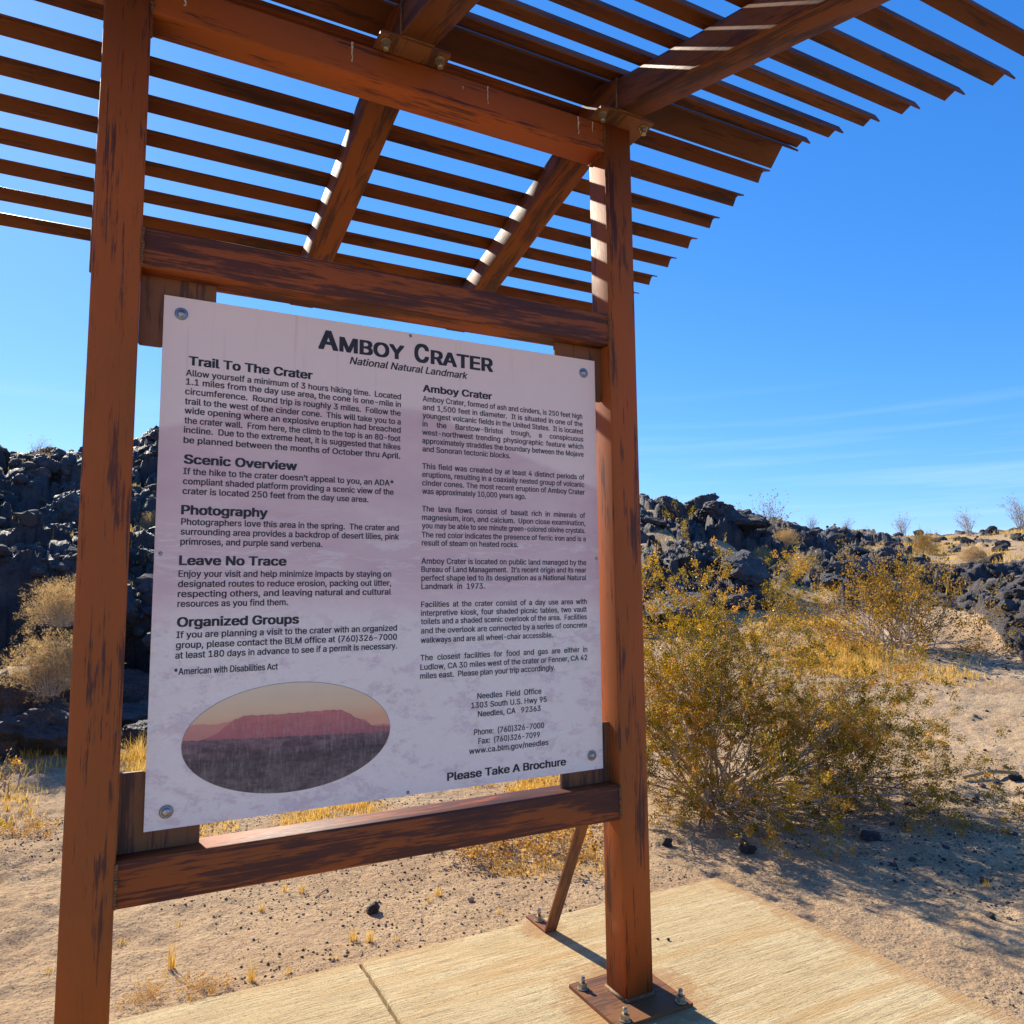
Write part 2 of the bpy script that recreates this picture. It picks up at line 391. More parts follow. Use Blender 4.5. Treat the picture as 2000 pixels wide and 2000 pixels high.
# ------------------------------------------------------------------ the sign
SX0, SX1, SZ0, SZ1 = 0.1548, 1.3954, 0.6603, 1.9139; SY = 0.0441
sign = empty('information_sign', ((SX0+SX1)/2, 0.047, SZ0), 'pale lilac trail information sign with faded landscape print and dark lettering, bolted to the kiosk', 'sign')
def panel_mat():
    k = NT('faded_printed_panel'); tc = k.n('TexCoord').outputs['Object']
    # object origin is the bottom centre of the sign: x -0.62..0.62, z 0..1.254
    s = k.n('SeparateXYZ', i_0=tc); X, Z = s.outputs[0], s.outputs[2]
    flat = k.n('CombineXYZ', i_0=X, i_1=Z).outputs[0]
    wob = k.math('MULTIPLY', k.math('SUBTRACT', k.noise(k.map(flat, (1, 1, 1)), 3.0, 4), 0.5), 0.09)
    fw = k.math('MULTIPLY', k.math('SUBTRACT', k.noise(k.map(flat, (1, 1, 1)), 40.0, 4), 0.5), 0.03)
    zz = k.math('ADD', k.math('ADD', Z, wob), fw)
    base = (0.95, 0.73, 0.63); pale = (0.95, 0.86, 0.74); dusk = (0.73, 0.48, 0.46); green = (0.58, 0.52, 0.36)
    # crater silhouette behind the writing: broad flat-topped cone
    ax = k.math('ABSOLUTE', k.math('ADD', X, 0.12))
    top = k.math('SUBTRACT', 1.045, k.math('MULTIPLY', k.math('MAXIMUM', k.math('SUBTRACT', ax, 0.16), 0.0), 0.33))
    crat = k.math('MULTIPLY', k.math('SUBTRACT', top, k.math('ADD', Z, k.math('MULTIPLY', fw, 0.3))), 60.0, True)
    low = k.ramp(zz, (0.46, 0.0), (0.56, 1.0))
    cm = k.math('MULTIPLY', crat, low)
    shade = k.noise(k.map(flat, (1.4, 3.0, 1)), 2.6, 5, 0.6)
    c = k.mix(k.math('MULTIPLY', cm, k.ramp(shade, (0.30, 0.42), (0.66, 0.95))), base, dusk)
    # streaky pale scrub bands
    st = k.noise(k.map(flat, (7, 30, 1)), 1.6, 6, 0.7, 0.6)
    band = k.ramp(Z, (0.50, 0.0), (0.56, 1.0), (0.66, 1.0), (0.78, 0.0))
    c = k.mix(k.math('MULTIPLY', k.math('MULTIPLY', band, k.ramp(st, (0.52, 0), (0.60, 1))), 0.42), c, pale)
    lowm = k.ramp(zz, (0.43, 1.0), (0.52, 0.0))
    c = k.mix(k.math('MULTIPLY', lowm, 0.85), c, (0.95, 0.80, 0.68))
    # bushes and stones of the foreground print
    bl = k.noise(k.map(flat, (3.4, 6.0, 1)), 2.4, 11, 0.78, 0.25)
    side = k.ramp(k.math('ABSOLUTE', X), (0.05, 0.35), (0.5, 1.0))
    c = k.mix(k.math('MULTIPLY', k.math('MULTIPLY', lowm, k.ramp(bl, (0.51, 0), (0.57, 1.0))), 0.50), c, (0.66, 0.44, 0.45))
    gb = k.noise(k.map(flat, (4, 5, 1), loc=(3, 8, 0)), 2.0, 11, 0.82, 0.25)
    c = k.mix(k.math('MULTIPLY', k.math('MULTIPLY', lowm, k.ramp(gb, (0.55, 0), (0.66, 1.0))), 0.55), c, green)
    hatch = k.noise(k.map(flat, (45, 60, 1)), 1.0, 8, 0.85, 0.8)
    c = k.mix(k.math('MULTIPLY', k.math('MULTIPLY', lowm, k.ramp(hatch, (0.48, 0), (0.60, 1))), 0.45), c, (0.95, 0.90, 0.80))
    # dirt runs and grain
    run = k.noise(k.map(flat, (45, 2.0, 1)), 1.0, 3, 0.6)
    rm = k.math('MULTIPLY', k.ramp(run, (0.60, 0), (0.78, 1)), k.ramp(Z, (0.7, 0.0), (1.2, 0.45)))
    c = k.mix(rm, c, (0.66, 0.52, 0.36))
    g = k.noise(flat, 900, 2); c = k.mix(k.ramp(g, (0.2, 0.10), (0.8, 0.0)), c, (0.4, 0.32, 0.36))
    k.set('Base Color', c); k.set('Roughness', 0.55); k.set('Specular IOR Level', 0.25)
    k.set('Normal', k.bump(k.noise(flat, 300, 3), 0.08, 0.001)); return k.m
PANEL = panel_mat(); EDGEM = simple('yellowed_panel_edge', (0.36, 0.19, 0.04), 0.6, 0, 0.5, 80)
mb = MB(); T = 0.0055
f = [(SX0, SY, SZ0), (SX1, SY, SZ0), (SX1, SY, SZ1), (SX0, SY, SZ1)]; bk = [(x, SY+T, z) for x, y, z in f]
mb.face(f, None, 0); mb.face(bk[::-1], None, 1)
for i in range(4):
    j = (i+1) % 4; mb.face([f[j], f[i], bk[i], bk[j]], None, 1)
panel = mb.build('panel', [PANEL, EDGEM], sign)
INK = simple('dark_print_ink', (0.035, 0.032, 0.036), 0.5, 0, 0.25, 40, spec=0.3)
TXT = [
  ('H', 'Trail To The Crater', 0.2138, 0.5134, 1.7475),
  ('L', 'Allow yourself a minimum of 3 hours hiking time.  Located', 0.2088, 0.7549, 1.7201),
  ('L', '1.1 miles from the day use area, the cone is one-mile in', 0.2095, 0.7550, 1.6981),
  ('L', 'circumference.  Round trip is roughly 3 miles.  Follow the', 0.2085, 0.7544, 1.6739),
  ('L', 'trail to the west of the cinder cone.  This will take you to a', 0.2086, 0.7546, 1.6495),
  ('L', 'wide opening where an explosive eruption had breached', 0.2088, 0.7547, 1.6267),
  ('L', 'the crater wall.  From here, the climb to the top is an 80-foot', 0.2090, 0.7541, 1.6025),
  ('L', 'incline.  Due to the extreme heat, it is suggested that hikes', 0.2085, 0.7542, 1.5793),
  ('L', 'be planned between the months of October thru April.', 0.2087, 0.7536, 1.5545),
  ('H', 'Scenic Overview', 0.2109, 0.4779, 1.5047),
  ('L', 'If the hike to the crater doesn’t appeal to you, an ADA*', 0.2106, 0.7353, 1.4785),
  ('L', 'compliant shaded platform providing a scenic view of the', 0.2108, 0.7354, 1.4544),
  ('L', 'crater is located 250 feet from the day use area.', 0.2104, 0.6658, 1.4307),
  ('H', 'Photography', 0.2090, 0.4081, 1.3821),
  ('L', 'Photographers love this area in the spring.  The crater and', 0.2099, 0.7510, 1.3569),
  ('L', 'surrounding area provides a backdrop of desert lilies, pink', 0.2094, 0.7512, 1.3333),
  ('L', 'primroses, and purple sand verbena.', 0.2096, 0.5453, 1.3095),
  ('H', 'Leave No Trace', 0.2083, 0.4565, 1.2615),
  ('L', 'Enjoy your visit and help minimize impacts by staying on', 0.2081, 0.7303, 1.2331),
  ('L', 'designated routes to reduce erosion, packing out litter,', 0.2077, 0.7304, 1.2093),
  ('L', 'respecting others, and leaving natural and cultural', 0.2079, 0.7306, 1.1858),
  ('L', 'resources as you find them.', 0.2081, 0.4618, 1.1627),
  ('H', 'Organized Groups', 0.2085, 0.4900, 1.1165),
  ('L', 'If you are planning a visit to the crater with an organized', 0.2082, 0.7475, 1.0902),
  ('L', 'group, please contact the BLM office at (760)326-7000', 0.2079, 0.7476, 1.0664),
  ('L', 'at least 180 days in advance to see if a permit is necessary.', 0.2074, 0.7478, 1.0429),
  ('L', '*American with Disabilities Act', 0.2065, 0.4407, 1.0053),
  ('H2', 'Amboy Crater', 0.8184, 1.0341, 1.7500),
  ('R', 'Amboy Crater, formed of ash and cinders, is 250 feet high', 0.8185, 1.3454, 1.7226),
  ('R', 'and 1,500 feet in diameter.  It is situated in one of the', 0.8185, 1.3458, 1.6984),
  ('R', 'youngest volcanic fields in the United States.  It is located', 0.8178, 1.3462, 1.6749),
  ('R', 'in the Barstow-Bristol trough, a conspicuous', 0.8179, 1.3477, 1.6508),
  ('R', 'west-northwest trending physiographic feature which', 0.8172, 1.3471, 1.6270),
  ('R', 'approximately straddles the boundary between the Mojave', 0.8172, 1.3475, 1.6030),
  ('R', 'and Sonoran tectonic blocks.', 0.8181, 1.0925, 1.5798),
  ('R', 'This field was created by at least 4 distinct periods of', 0.8174, 1.3488, 1.5316),
  ('R', 'eruptions, resulting in a coaxially nested group of volcanic', 0.8175, 1.3483, 1.5082),
  ('R', 'cinder cones. The most recent eruption of Amboy Crater', 0.8176, 1.3487, 1.4848),
  ('R', 'was approximately 10,000 years ago.', 0.8176, 1.1424, 1.4616),
  ('R', 'The lava flows consist of basalt rich in minerals of', 0.8170, 1.3490, 1.4127),
  ('R', 'magnesium, iron, and calcium.  Upon close examination,', 0.8170, 1.3494, 1.3891),
  ('R', 'you may be able to see minute green-colored olivine crystals.', 0.8171, 1.3488, 1.3660),
  ('R', 'The red color indicates the presence of ferric iron and is a', 0.8164, 1.3492, 1.3409),
  ('R', 'result of steam on heated rocks.', 0.8165, 1.1150, 1.3187),
  ('R', 'Amboy Crater is located on public land managed by the', 0.8158, 1.3495, 1.2686),
  ('R', 'Bureau of Land Management.  It’s recent origin and its near', 0.8159, 1.3489, 1.2457),
  ('R', 'perfect shape led to its designation as a National Natural', 0.8160, 1.3493, 1.2225),
  ('R', 'Landmark in 1973.', 0.8160, 1.0065, 1.1994),
  ('R', 'Facilities at the crater consist of a day use area with', 0.8154, 1.3486, 1.1506),
  ('R', 'interpretive kiosk, four shaded picnic tables, two vault', 0.8147, 1.3480, 1.1272),
  ('R', 'toilets and a shaded scenic overlook of the area.  Facilities', 0.8148, 1.3475, 1.1047),
  ('R', 'and the overlook are connected by a series of concrete', 0.8149, 1.3479, 1.0799),
  ('R', 'walkways and are all wheel-chair accessible.', 0.8142, 1.2276, 1.0547),
  ('R', 'The closest facilities for food and gas are either in', 0.8136, 1.3471, 1.0076),
  ('R', 'Ludlow, CA 30 miles west of the crater or Fenner, CA 42', 0.8136, 1.3465, 0.9827),
  ('R', 'miles east.  Please plan your trip accordingly.', 0.8129, 1.2341, 0.9593),
  ('R', 'Needles Field Office', 0.9817, 1.1865, 0.8946),
  ('R', '1303 South U.S. Hwy 95', 0.9631, 1.2039, 0.8700),
  ('R', 'Needles, CA   92363', 0.9831, 1.1831, 0.8457),
  ('R', 'Phone:  (760)326-7000', 0.9708, 1.1938, 0.7970),
  ('R', 'Fax:  (760)326-7099', 0.9843, 1.1794, 0.7722),
  ('R', 'www.ca.blm.gov/needles', 0.9562, 1.2071, 0.7475),
  ('P', 'Please Take A Brochure', 0.8910, 1.2660, 0.6842),
  ('T', 'AMBOY CRATER', 0.5264, 1.0382, 1.8335),
  ('S', 'National Natural Landmark', 0.6103, 0.9563, 1.8021),
]
try:    # the plain grotesque that ships with Blender; falls back to the built-in face
    import os
    FONT = bpy.data.fonts.load(os.path.join(bpy.utils.system_resource('DATAFILES'), 'fonts', 'Inter.woff2'))
except Exception:
    FONT = None
from mathutils.geometry import delaunay_2d_cdt
def text_mesh(txt, size, bold, shear, spw=1.0):
    """glyph outlines triangulated with a non-zero winding rule, so overlapping contours add up"""
    cu = bpy.data.curves.new('t', 'FONT'); cu.body = txt; cu.size = size; cu.shear = shear; cu.space_word = spw
    if FONT: cu.font = FONT
    o = bpy.data.objects.new('t', cu); COL.objects.link(o); dg = bpy.context.evaluated_depsgraph_get()
    V = []; E = []; P0 = []; P1 = []
    for sp in o.to_curve(dg).splines:
        bp = sp.bezier_points; pts = []
        for i in range(len(bp)):
            a, b, c, d = (np.array(q[:2]) for q in (bp[i].co, bp[i].handle_right, bp[(i+1) % len(bp)].handle_left, bp[(i+1) % len(bp)].co))
            u = d-a; L = np.hypot(*u)
            if L < 1e-7*size: continue
            bend = max(abs(u[0]*(b-a)[1]-u[1]*(b-a)[0]), abs(u[0]*(c-a)[1]-u[1]*(c-a)[0]))/L
            n = 1 if bend < 0.004*size else (3 if bend < 0.05*size else 4)
            for k in range(n):
                t = k/n; pts.append(a*(1-t)**3+3*b*t*(1-t)**2+3*c*t*t*(1-t)+d*t**3)
        if len(pts) < 3: continue
        s = len(V); V += [Vector((q[0], q[1])) for q in pts]; m_ = len(pts)
        E += [(s+i, s+(i+1) % m_) for i in range(m_)]; P0 += pts; P1 += pts[1:]+pts[:1]
    o.to_curve_clear(); bpy.data.objects.remove(o); bpy.data.curves.remove(cu)
    vs, es, fs, _, _, _ = delaunay_2d_cdt(V, E, [], 0, 1e-6*size)
    co = np.array([(v[0], v[1], 0.0) for v in vs]); T = np.array(fs); C = co[T].mean(1); A = np.array(P0); B = np.array(P1)
    x, y = C[:, 0:1], C[:, 1:2]
    side = (B[:, 0]-A[:, 0])*(y-A[:, 1])-(x-A[:, 0])*(B[:, 1]-A[:, 1])
    wn = ((A[:, 1] <= y) & (B[:, 1] > y) & (side > 0)).sum(1)-((A[:, 1] > y) & (B[:, 1] <= y) & (side < 0)).sum(1)
    T = T[wn != 0]; used, inv = np.unique(T, return_inverse=True); co = co[used]; T = inv.reshape(T.shape); n = len(co)
    if bold:                                            # heavier strokes: shifted copies, each a hair in front of the last
        d = bold*size; D = []; F2 = []
        for q, (ax, ay) in enumerate(((-1, .45), (1, .45), (-1, -.45), (1, -.45), (0, 0))):
            c2 = co.copy(); c2[:, 0] += ax*d; c2[:, 1] += ay*d; c2[:, 2] += q*0.00006; D.append(c2); F2.append(T+q*n)
        co = np.concatenate(D); T = np.concatenate(F2)
    return co, [tuple(int(i) for i in t) for t in T]
CAPH = text_mesh('H', 1, 0, 0)[0][:, 1].max()
def put_lines(name, rows, cap, bold, shear=0.0, wmax=1.0):
    V = []; Fs = []
    for txt, x0, x1, z in rows:
        size = cap/CAPH
        if isinstance(txt, str):
            co, fs = text_mesh(txt, size, bold, shear)
        wd = co[:, 0].max()-co[:, 0].min(); need = x1-x0; sc = need/wd
        if wmax and ' ' in txt:                     # justified: keep letters near the usual width, stretch the gaps
            scl = min(sc, wmax) if wmax else sc
            if sc > scl*1.01:
                co2, _ = text_mesh(txt, size, bold, shear, 2.0); w2 = co2[:, 0].max()-co2[:, 0].min()
                spw = 1+(need/scl-wd)/(w2-wd); co, fs = text_mesh(txt, size, bold, shear, spw)
                wd = co[:, 0].max()-co[:, 0].min(); sc = need/wd
        b = len(V); mn = co[:, 0].min()
        V += [(x0+(c[0]-mn)*sc, SY-0.0005-c[2], z+c[1]) for c in co]; Fs += [tuple(b+i for i in f) for f in fs]
    mb = MB(); mb.v = V; mb.f = Fs; mb.uv = [[(0, 0)]*len(f) for f in Fs]; mb.mi = [0]*len(Fs); mb.sm = [False]*len(Fs)
    return mb.build(name, INK, panel)
def rows(kind, a=0, b=999):
    return [(t, x0, x1, z) for k, t, x0, x1, z in TXT[a:b] if k == kind]
H = rows('H')
for h in H: put_lines('heading_lettering', [h], 0.0215, 0.033, 0, None)
put_lines('heading_lettering', rows('H2'), 0.0195, 0.031, 0, None)
L = rows('L'); para = [L[0:8], L[8:11], L[11:14], L[14:18], L[18:21], L[21:22]]
for q in para: put_lines('paragraph_lettering', q, 0.0152, 0.018, 0, 1.06)
Rr = rows('R'); cuts = [0, 7, 11, 16, 20, 25, 28, 31, 34]
for a, b in zip(cuts, cuts[1:]): put_lines('paragraph_lettering', Rr[a:b], 0.0152, 0.015, 0, 0.98)
put_lines('closing_lettering', rows('P'), 0.0205, 0.028, 0, None)
put_lines('subtitle_lettering', rows('S'), 0.0195, 0.017, 0.24, None)
zt = 1.8335
def title():
    # large initials with small capitals
    spec = [('A', 0.526, 0.5795, 0.0500), ('MBOY', 0.5820, 0.7640, 0.0385), ('C', 0.7930, 0.8370, 0.0510), ('RATER', 0.8420, 1.0380, 0.0385)]
    V = []; Fs = []
    for t, x0, x1, cap in spec:
        co, fs = text_mesh(t, cap/CAPH, 0.034, 0); mn = co[:, 0].min(); sc = (x1-x0)/(co[:, 0].max()-mn); b = len(V)
        V += [(x0+(c[0]-mn)*sc, SY-0.0005-c[2], zt+c[1]) for c in co]; Fs += [tuple(b+i for i in f) for f in fs]
    mb = MB(); mb.v = V; mb.f = Fs; mb.uv = [[(0, 0)]*len(f) for f in Fs]; mb.mi = [0]*len(Fs); mb.sm = [False]*len(Fs)
    mb.build('title_lettering', INK, panel)
title()
# oval picture: layered flat print
def pic_mat(name, stops, lo, hi, grain=0.25, scr=0.3):
    k = NT(name); tc = k.n('TexCoord').outputs['Object']; s = k.n('SeparateXYZ', i_0=tc)
    flat = k.n('CombineXYZ', i_0=s.outputs[0], i_1=s.outputs[2]).outputs[0]
    t = k.n('MapRange', i_0=s.outputs[2], i_1=lo-SZ0, i_2=hi-SZ0).outputs[0]
    c = k.ramp(t, *stops)
    nz = k.noise(k.map(flat, (25, 40, 1)), 1.0, 6, 0.7); c = k.mix(k.ramp(nz, (0.35, grain), (0.65, 0.0)), c, (0.03, 0.02, 0.025))
    sc = k.noise(k.map(flat, (150, 22, 1)), 1.0, 6, 0.8); c = k.mix(k.ramp(sc, (0.50, 0.0), (0.66, scr)), c, (0.62, 0.48, 0.46))
    bb = k.noise(k.map(flat, (14, 34, 1)), 1.0, 8, 0.75); c = k.mix(k.ramp(bb, (0.42, grain*0.9), (0.52, 0.0)), c, (0.05, 0.035, 0.035))
    k.set('Base Color', c); k.set('Roughness', 0.5); k.set('Specular IOR Level', 0.25); return k.m
PM = [pic_mat('print_sunset_sky', ((0, (0.85, 0.42, 0.24)), (0.35, (0.86, 0.57, 0.33)), (1, (0.85, 0.66, 0.44))), 0.87, 0.97, 0.02, 0.06),
      pic_mat('print_far_hills', ((0, (0.62, 0.24, 0.20)), (1, (0.72, 0.31, 0.22))), 0.83, 0.89, 0.05, 0.1),
      pic_mat('print_crater', ((0, (0.44, 0.15, 0.15)), (1, (0.68, 0.22, 0.18))), 0.83, 0.90, 0.15, 0.35),
      pic_mat('print_dark_plain', ((0, (0.26, 0.19, 0.16)), (0.65, (0.16, 0.115, 0.10)), (1, (0.34, 0.19, 0.19))), 0.71, 0.845, 0.55, 0.30),
      simple('print_oval_rim', (0.25, 0.22, 0.22), 0.5)]
def pic():
    cx, cz, rx, rz = 0.4785, 0.840, 0.2505, 0.131; n = 96; mb = MB()
    E = lambda x: math.sqrt(max(0, 1-((x-cx)/rx)**2))*rz
    ov = [(cx+rx*math.cos(2*math.pi*k/n), cz+rz*math.sin(2*math.pi*k/n)) for k in range(n)]
    mb.face([(cx+(rx+.0012)*math.cos(2*math.pi*k/n), SY-0.0003, cz+(rz+.0012)*math.sin(2*math.pi*k/n)) for k in range(n)], None, 4)
    mb.face([(x, SY-0.0006, z) for x, z in ov], None, 0)
    def layer(prof, dy, mi):
        xs = [cx-rx*0.9999+2*rx*0.9999*k/200 for k in range(201)]; px = [p[0] for p in prof]; pz = [p[1] for p in prof]; rr = random.Random(mi)
        for a, b in zip(xs, xs[1:]):
            ha = np.interp(a, px, pz)+0.0012*math.sin(a*210)*math.sin(a*77); hb = np.interp(b, px, pz)+0.0012*math.sin(b*210)*math.sin(b*77)
            la, lb = cz-E(a), cz-E(b); ta, tb = min(max(ha, la), cz+E(a)), min(max(hb, lb), cz+E(b))
            mb.face([(a, SY-dy, la), (b, SY-dy, lb), (b, SY-dy, tb), (a, SY-dy, ta)], None, mi)
    layer([(0.20, 0.864), (0.238, 0.886), (0.262, 0.889), (0.29, 0.884), (0.35, 0.89), (0.62, 0.872), (0.66, 0.867), (0.68, 0.8505), (0.75, 0.849)], 0.0009, 1)
    layer([(0.20, 0.842), (0.278, 0.853), (0.30, 0.862), (0.345, 0.894), (0.365, 0.8995), (0.45, 0.8965), (0.55, 0.897), (0.597, 0.896), (0.615, 0.887), (0.665, 0.858), (0.69, 0.846), (0.75, 0.842)], 0.0012, 2)
    layer([(0.20, 0.8535), (0.275, 0.851), (0.40, 0.844), (0.55, 0.838), (0.73, 0.829), (0.75, 0.829)], 0.0015, 3)
    return mb.build('oval_picture', PM, panel)
pic()
def sbolt(x, z, big=True):
    mb = MB(); p = Vector((x, SY, z)); d = Vector((0, -1, 0))
    R = 0.0155 if big else 0.0048
    if big:
        mb.cyl(p, p+d*0.0018, R, 28); mb.cyl(p+d*0.0018, p+d*0.003, R*0.93, 28, r2=R*0.8)
        prev = None
        rings = []
        for i in range(6):
            t = i/5*math.pi/2*0.98; rr = 0.0105*math.cos(t); hh = 0.003+0.0058*math.sin(t)
            rings.append([p+d*hh+Vector((rr*math.cos(2*math.pi*q/24), 0, rr*math.sin(2*math.pi*q/24))) for q in range(24)])
        mb.loft(rings, [0, .1, .2, .3, .4, .5], [0.01*q for q in range(25)])
        b = mb.build('bolt', SCREWM, panel)
    else:
        mb.cyl(p, p+d*0.0015, R, 16, r2=R*0.7); mb.cyl(p+d*0.0015, p+d*0.0022, R*0.6, 12, r2=R*0.3); mb.build('screw', SCREWM, panel)
for x, z in ((0.194, 1.872), (1.353, 1.870), (0.200, 0.699), (1.356, 0.702)): sbolt(x, z)
for x, z in ((0.782, 1.905), (0.168, 1.288), (1.387, 1.289), (0.78, 0.668)): sbolt(x, z, False)

# ------------------------------------------------------------------ concrete pad
def concrete():
    k = NT('broomed_concrete'); geo = k.n('NewGeometry').outputs['Position']; P = geo
    s = k.n('SeparateXYZ', i_0=P)
    big = k.noise(P, 1.3, 4); mid = k.noise(P, 9, 5, 0.6)
    warp = k.math('MULTIPLY', k.math('SUBTRACT', k.noise(P, 1.2, 2), 0.5), 0.03)
    yy = k.math('ADD', s.outputs[1], warp)
    q = k.n('CombineXYZ', i_0=k.math('MULTIPLY', s.outputs[0], 7.0), i_1=k.math('MULTIPLY', yy, 110)).outputs[0]
    br = k.noise(q, 1.0, 5, 0.75, 0.4)
    q2 = k.n('CombineXYZ', i_0=k.math('MULTIPLY', s.outputs[0], 26), i_1=k.math('MULTIPLY', yy, 260)).outputs[0]
    br2 = k.noise(q2, 1.0, 4, 0.8)
    grain = k.noise(P, 260, 3, 0.7)
    c = k.mix(k.ramp(big, (0.35, 0), (0.7, 1)), (0.69, 0.51, 0.255), (0.80, 0.63, 0.35))
    c = k.mix(k.ramp(mid, (0.40, 0.0), (0.75, 0.45)), c, (0.60, 0.42, 0.20))
    hgt = k.math('ADD', k.math('MULTIPLY', br, 0.9), k.math('ADD', k.math('MULTIPLY', br2, 0.55), k.math('MULTIPLY', grain, 0.55)))
    groove = k.ramp(k.math('MULTIPLY', hgt, 0.5), (0.42, 1.0), (0.49, 0.0))
    bandn = k.noise(k.n('CombineXYZ', i_0=k.math('MULTIPLY', s.outputs[0], 2.2), i_1=k.math('MULTIPLY', yy, 34)).outputs[0], 1.0, 4, 0.6, 0.2)
    c = k.mix(k.ramp(bandn, (0.38, 0.35), (0.56, 0.0)), c, (0.47, 0.34, 0.18)); c = k.mix(k.ramp(bandn, (0.52, 0.0), (0.70, 0.40)), c, (0.84, 0.72, 0.47))
    pits = k.noise(k.n('CombineXYZ', i_0=k.math('MULTIPLY', s.outputs[0], 70), i_1=k.math('MULTIPLY', yy, 150)).outputs[0], 1.0, 3, 0.6)
    c = k.mix(k.ramp(pits, (0.33, 0.75), (0.40, 0.0)), c, (0.24, 0.16, 0.085)); c = k.mix(k.ramp(pits, (0.60, 0.0), (0.75, 0.45)), c, (0.88, 0.78, 0.58))
    c = k.mix(k.math('MULTIPLY', groove, 0.62), c, (0.20, 0.13, 0.065)); c = k.mix(k.ramp(grain, (0.34, 0.35), (0.46, 0.0)), c, (0.30, 0.21, 0.11))
    # rust washed from the steel: along the right edge, round the feet
    ex = k.n('MapRange', i_0=s.outputs[0], i_1=2.12, i_2=2.34).outputs[0]
    ey = k.n('MapRange', i_0=s.outputs[1], i_1=0.50, i_2=0.64).outputs[0]
    ey = k.math('MULTIPLY', ey, k.n('MapRange', i_0=s.outputs[0], i_1=1.7, i_2=2.2).outputs[0])
    dx = k.math('SUBTRACT', s.outputs[0], 1.47); dy = k.math('SUBTRACT', s.outputs[1], 0.03)
    dd = k.math('SQRT', k.math('ADD', k.math('MULTIPLY', dx, dx), k.math('MULTIPLY', dy, dy)))
    ef = k.n('MapRange', i_0=dd, i_1=0.40, i_2=0.14).outputs[0]
    dx2 = k.math('SUBTRACT', s.outputs[0], 1.46); dy2 = k.math('SUBTRACT', s.outputs[1], 0.56)
    d2 = k.math('SQRT', k.math('ADD', k.math('MULTIPLY', dx2, dx2), k.math('MULTIPLY', dy2, dy2)))
    ef2 = k.n('MapRange', i_0=d2, i_1=0.16, i_2=0.05).outputs[0]
    e = k.math('MAXIMUM', k.math('MAXIMUM', ex, ey), k.math('MAXIMUM', ef, ef2))
    sm = k.ramp(k.math('ADD', k.math('MULTIPLY', e, 0.55), k.math('MULTIPLY', k.noise(P, 16, 7, 0.78), 0.95)), (0.80, 0), (0.95, 0.6))
    c = k.mix(sm, c, (0.44, 0.215, 0.085))
    # faint iron run-off bands lying along the broom marks
    rb = k.noise(k.n('CombineXYZ', i_0=k.math('MULTIPLY', s.outputs[0], 1.1), i_1=k.math('MULTIPLY', yy, 9)).outputs[0], 1.0, 4, 0.6)
    c = k.mix(k.ramp(rb, (0.50, 0.0), (0.68, 0.6)), c, (0.58, 0.33, 0.12))
    k.set('Base Color', c); k.set('Roughness', 0.9); k.set('Specular IOR Level', 0.2)
    k.set('Normal', k.bump(hgt, 1.0, 0.008)); return k.m
CONC = concrete()
def slab(name, xa, xb, ya, yb, seed):
    rnd = random.Random(seed); pts = []
    def edge(a, b):
        n = int(math.dist(a, b)/0.02); d = ((b[0]-a[0])/n, (b[1]-a[1])/n); L = math.hypot(*d); nx, ny = -d[1]/L, d[0]/L; o = 0
        for i in range(n):
            o = 0.7*o+rnd.uniform(-.0012, .0012); bite = -0.009*rnd.random()**2 if rnd.random() < .22 else 0
            pts.append((a[0]+d[0]*i+nx*(o+bite), a[1]+d[1]*i+ny*(o+bite)))
    c = [(xa, ya), (xb, ya), (xb, yb), (xa, yb)]
    for i in range(4): edge(c[i], c[(i+1) % 4])
    cx, cy = (xa+xb)/2, (ya+yb)/2
    ins = []
    for x, y in pts:
        ins.append((x-math.copysign(0.005, x-cx)*(abs(x-cx) > (xb-xa)/2-.02), y-math.copysign(0.005, y-cy)*(abs(y-cy) > (yb-ya)/2-.02)))
    mb = MB(); mb.face([(x, y, 0) for x, y in ins])
    n = len(pts)
    for i in range(n):
        j = (i+1) % n
        mb.face([(*ins[i], 0), (*pts[i], -0.006), (*pts[j], -0.006), (*ins[j], 0)], smooth=False)
        mb.face([(*pts[i], -0.006), (*pts[i], -0.15), (*pts[j], -0.15), (*pts[j], -0.006)])
    o = mb.build(name, CONC); tag(o, kind='structure'); return o
slab('concrete_pad', -3.2, 0.8195, -4.5, 0.6274, 1); slab('concrete_pad', 0.8305, 2.3377, -4.5, 0.6274, 2)

# ------------------------------------------------------------------ terrain
def H2(ix, iy, s):
    h = (ix.astype(np.int64)*374761393 + iy.astype(np.int64)*668265263 + s*982451653) & 0x7fffffff
    h = ((h ^ (h >> 13))*1274126177) & 0x7fffffff
    h = ((h ^ (h >> 15))*2246822519) & 0x7fffffff
    return ((h ^ (h >> 14)) & 0xffffff)/float(0xffffff)
def vnoise(x, y, s=0):
    ix = np.floor(x); iy = np.floor(y); fx = x-ix; fy = y-iy
    fx = fx*fx*fx*(fx*(fx*6-15)+10); fy = fy*fy*fy*(fy*(fy*6-15)+10)
    a = H2(ix, iy, s); b = H2(ix+1, iy, s); c = H2(ix, iy+1, s); d = H2(ix+1, iy+1, s)
    return (a+(b-a)*fx)+((c+(d-c)*fx)-(a+(b-a)*fx))*fy
def fbm(x, y, s=0, o=4, g=0.5):
    t = 0; a = 1; n = 0
    for i in range(o):
        t = t+a*(vnoise(x*2**i+17.3*i, y*2**i-9.1*i, s+i)-0.5); n += a; a *= g
    return t/n*2
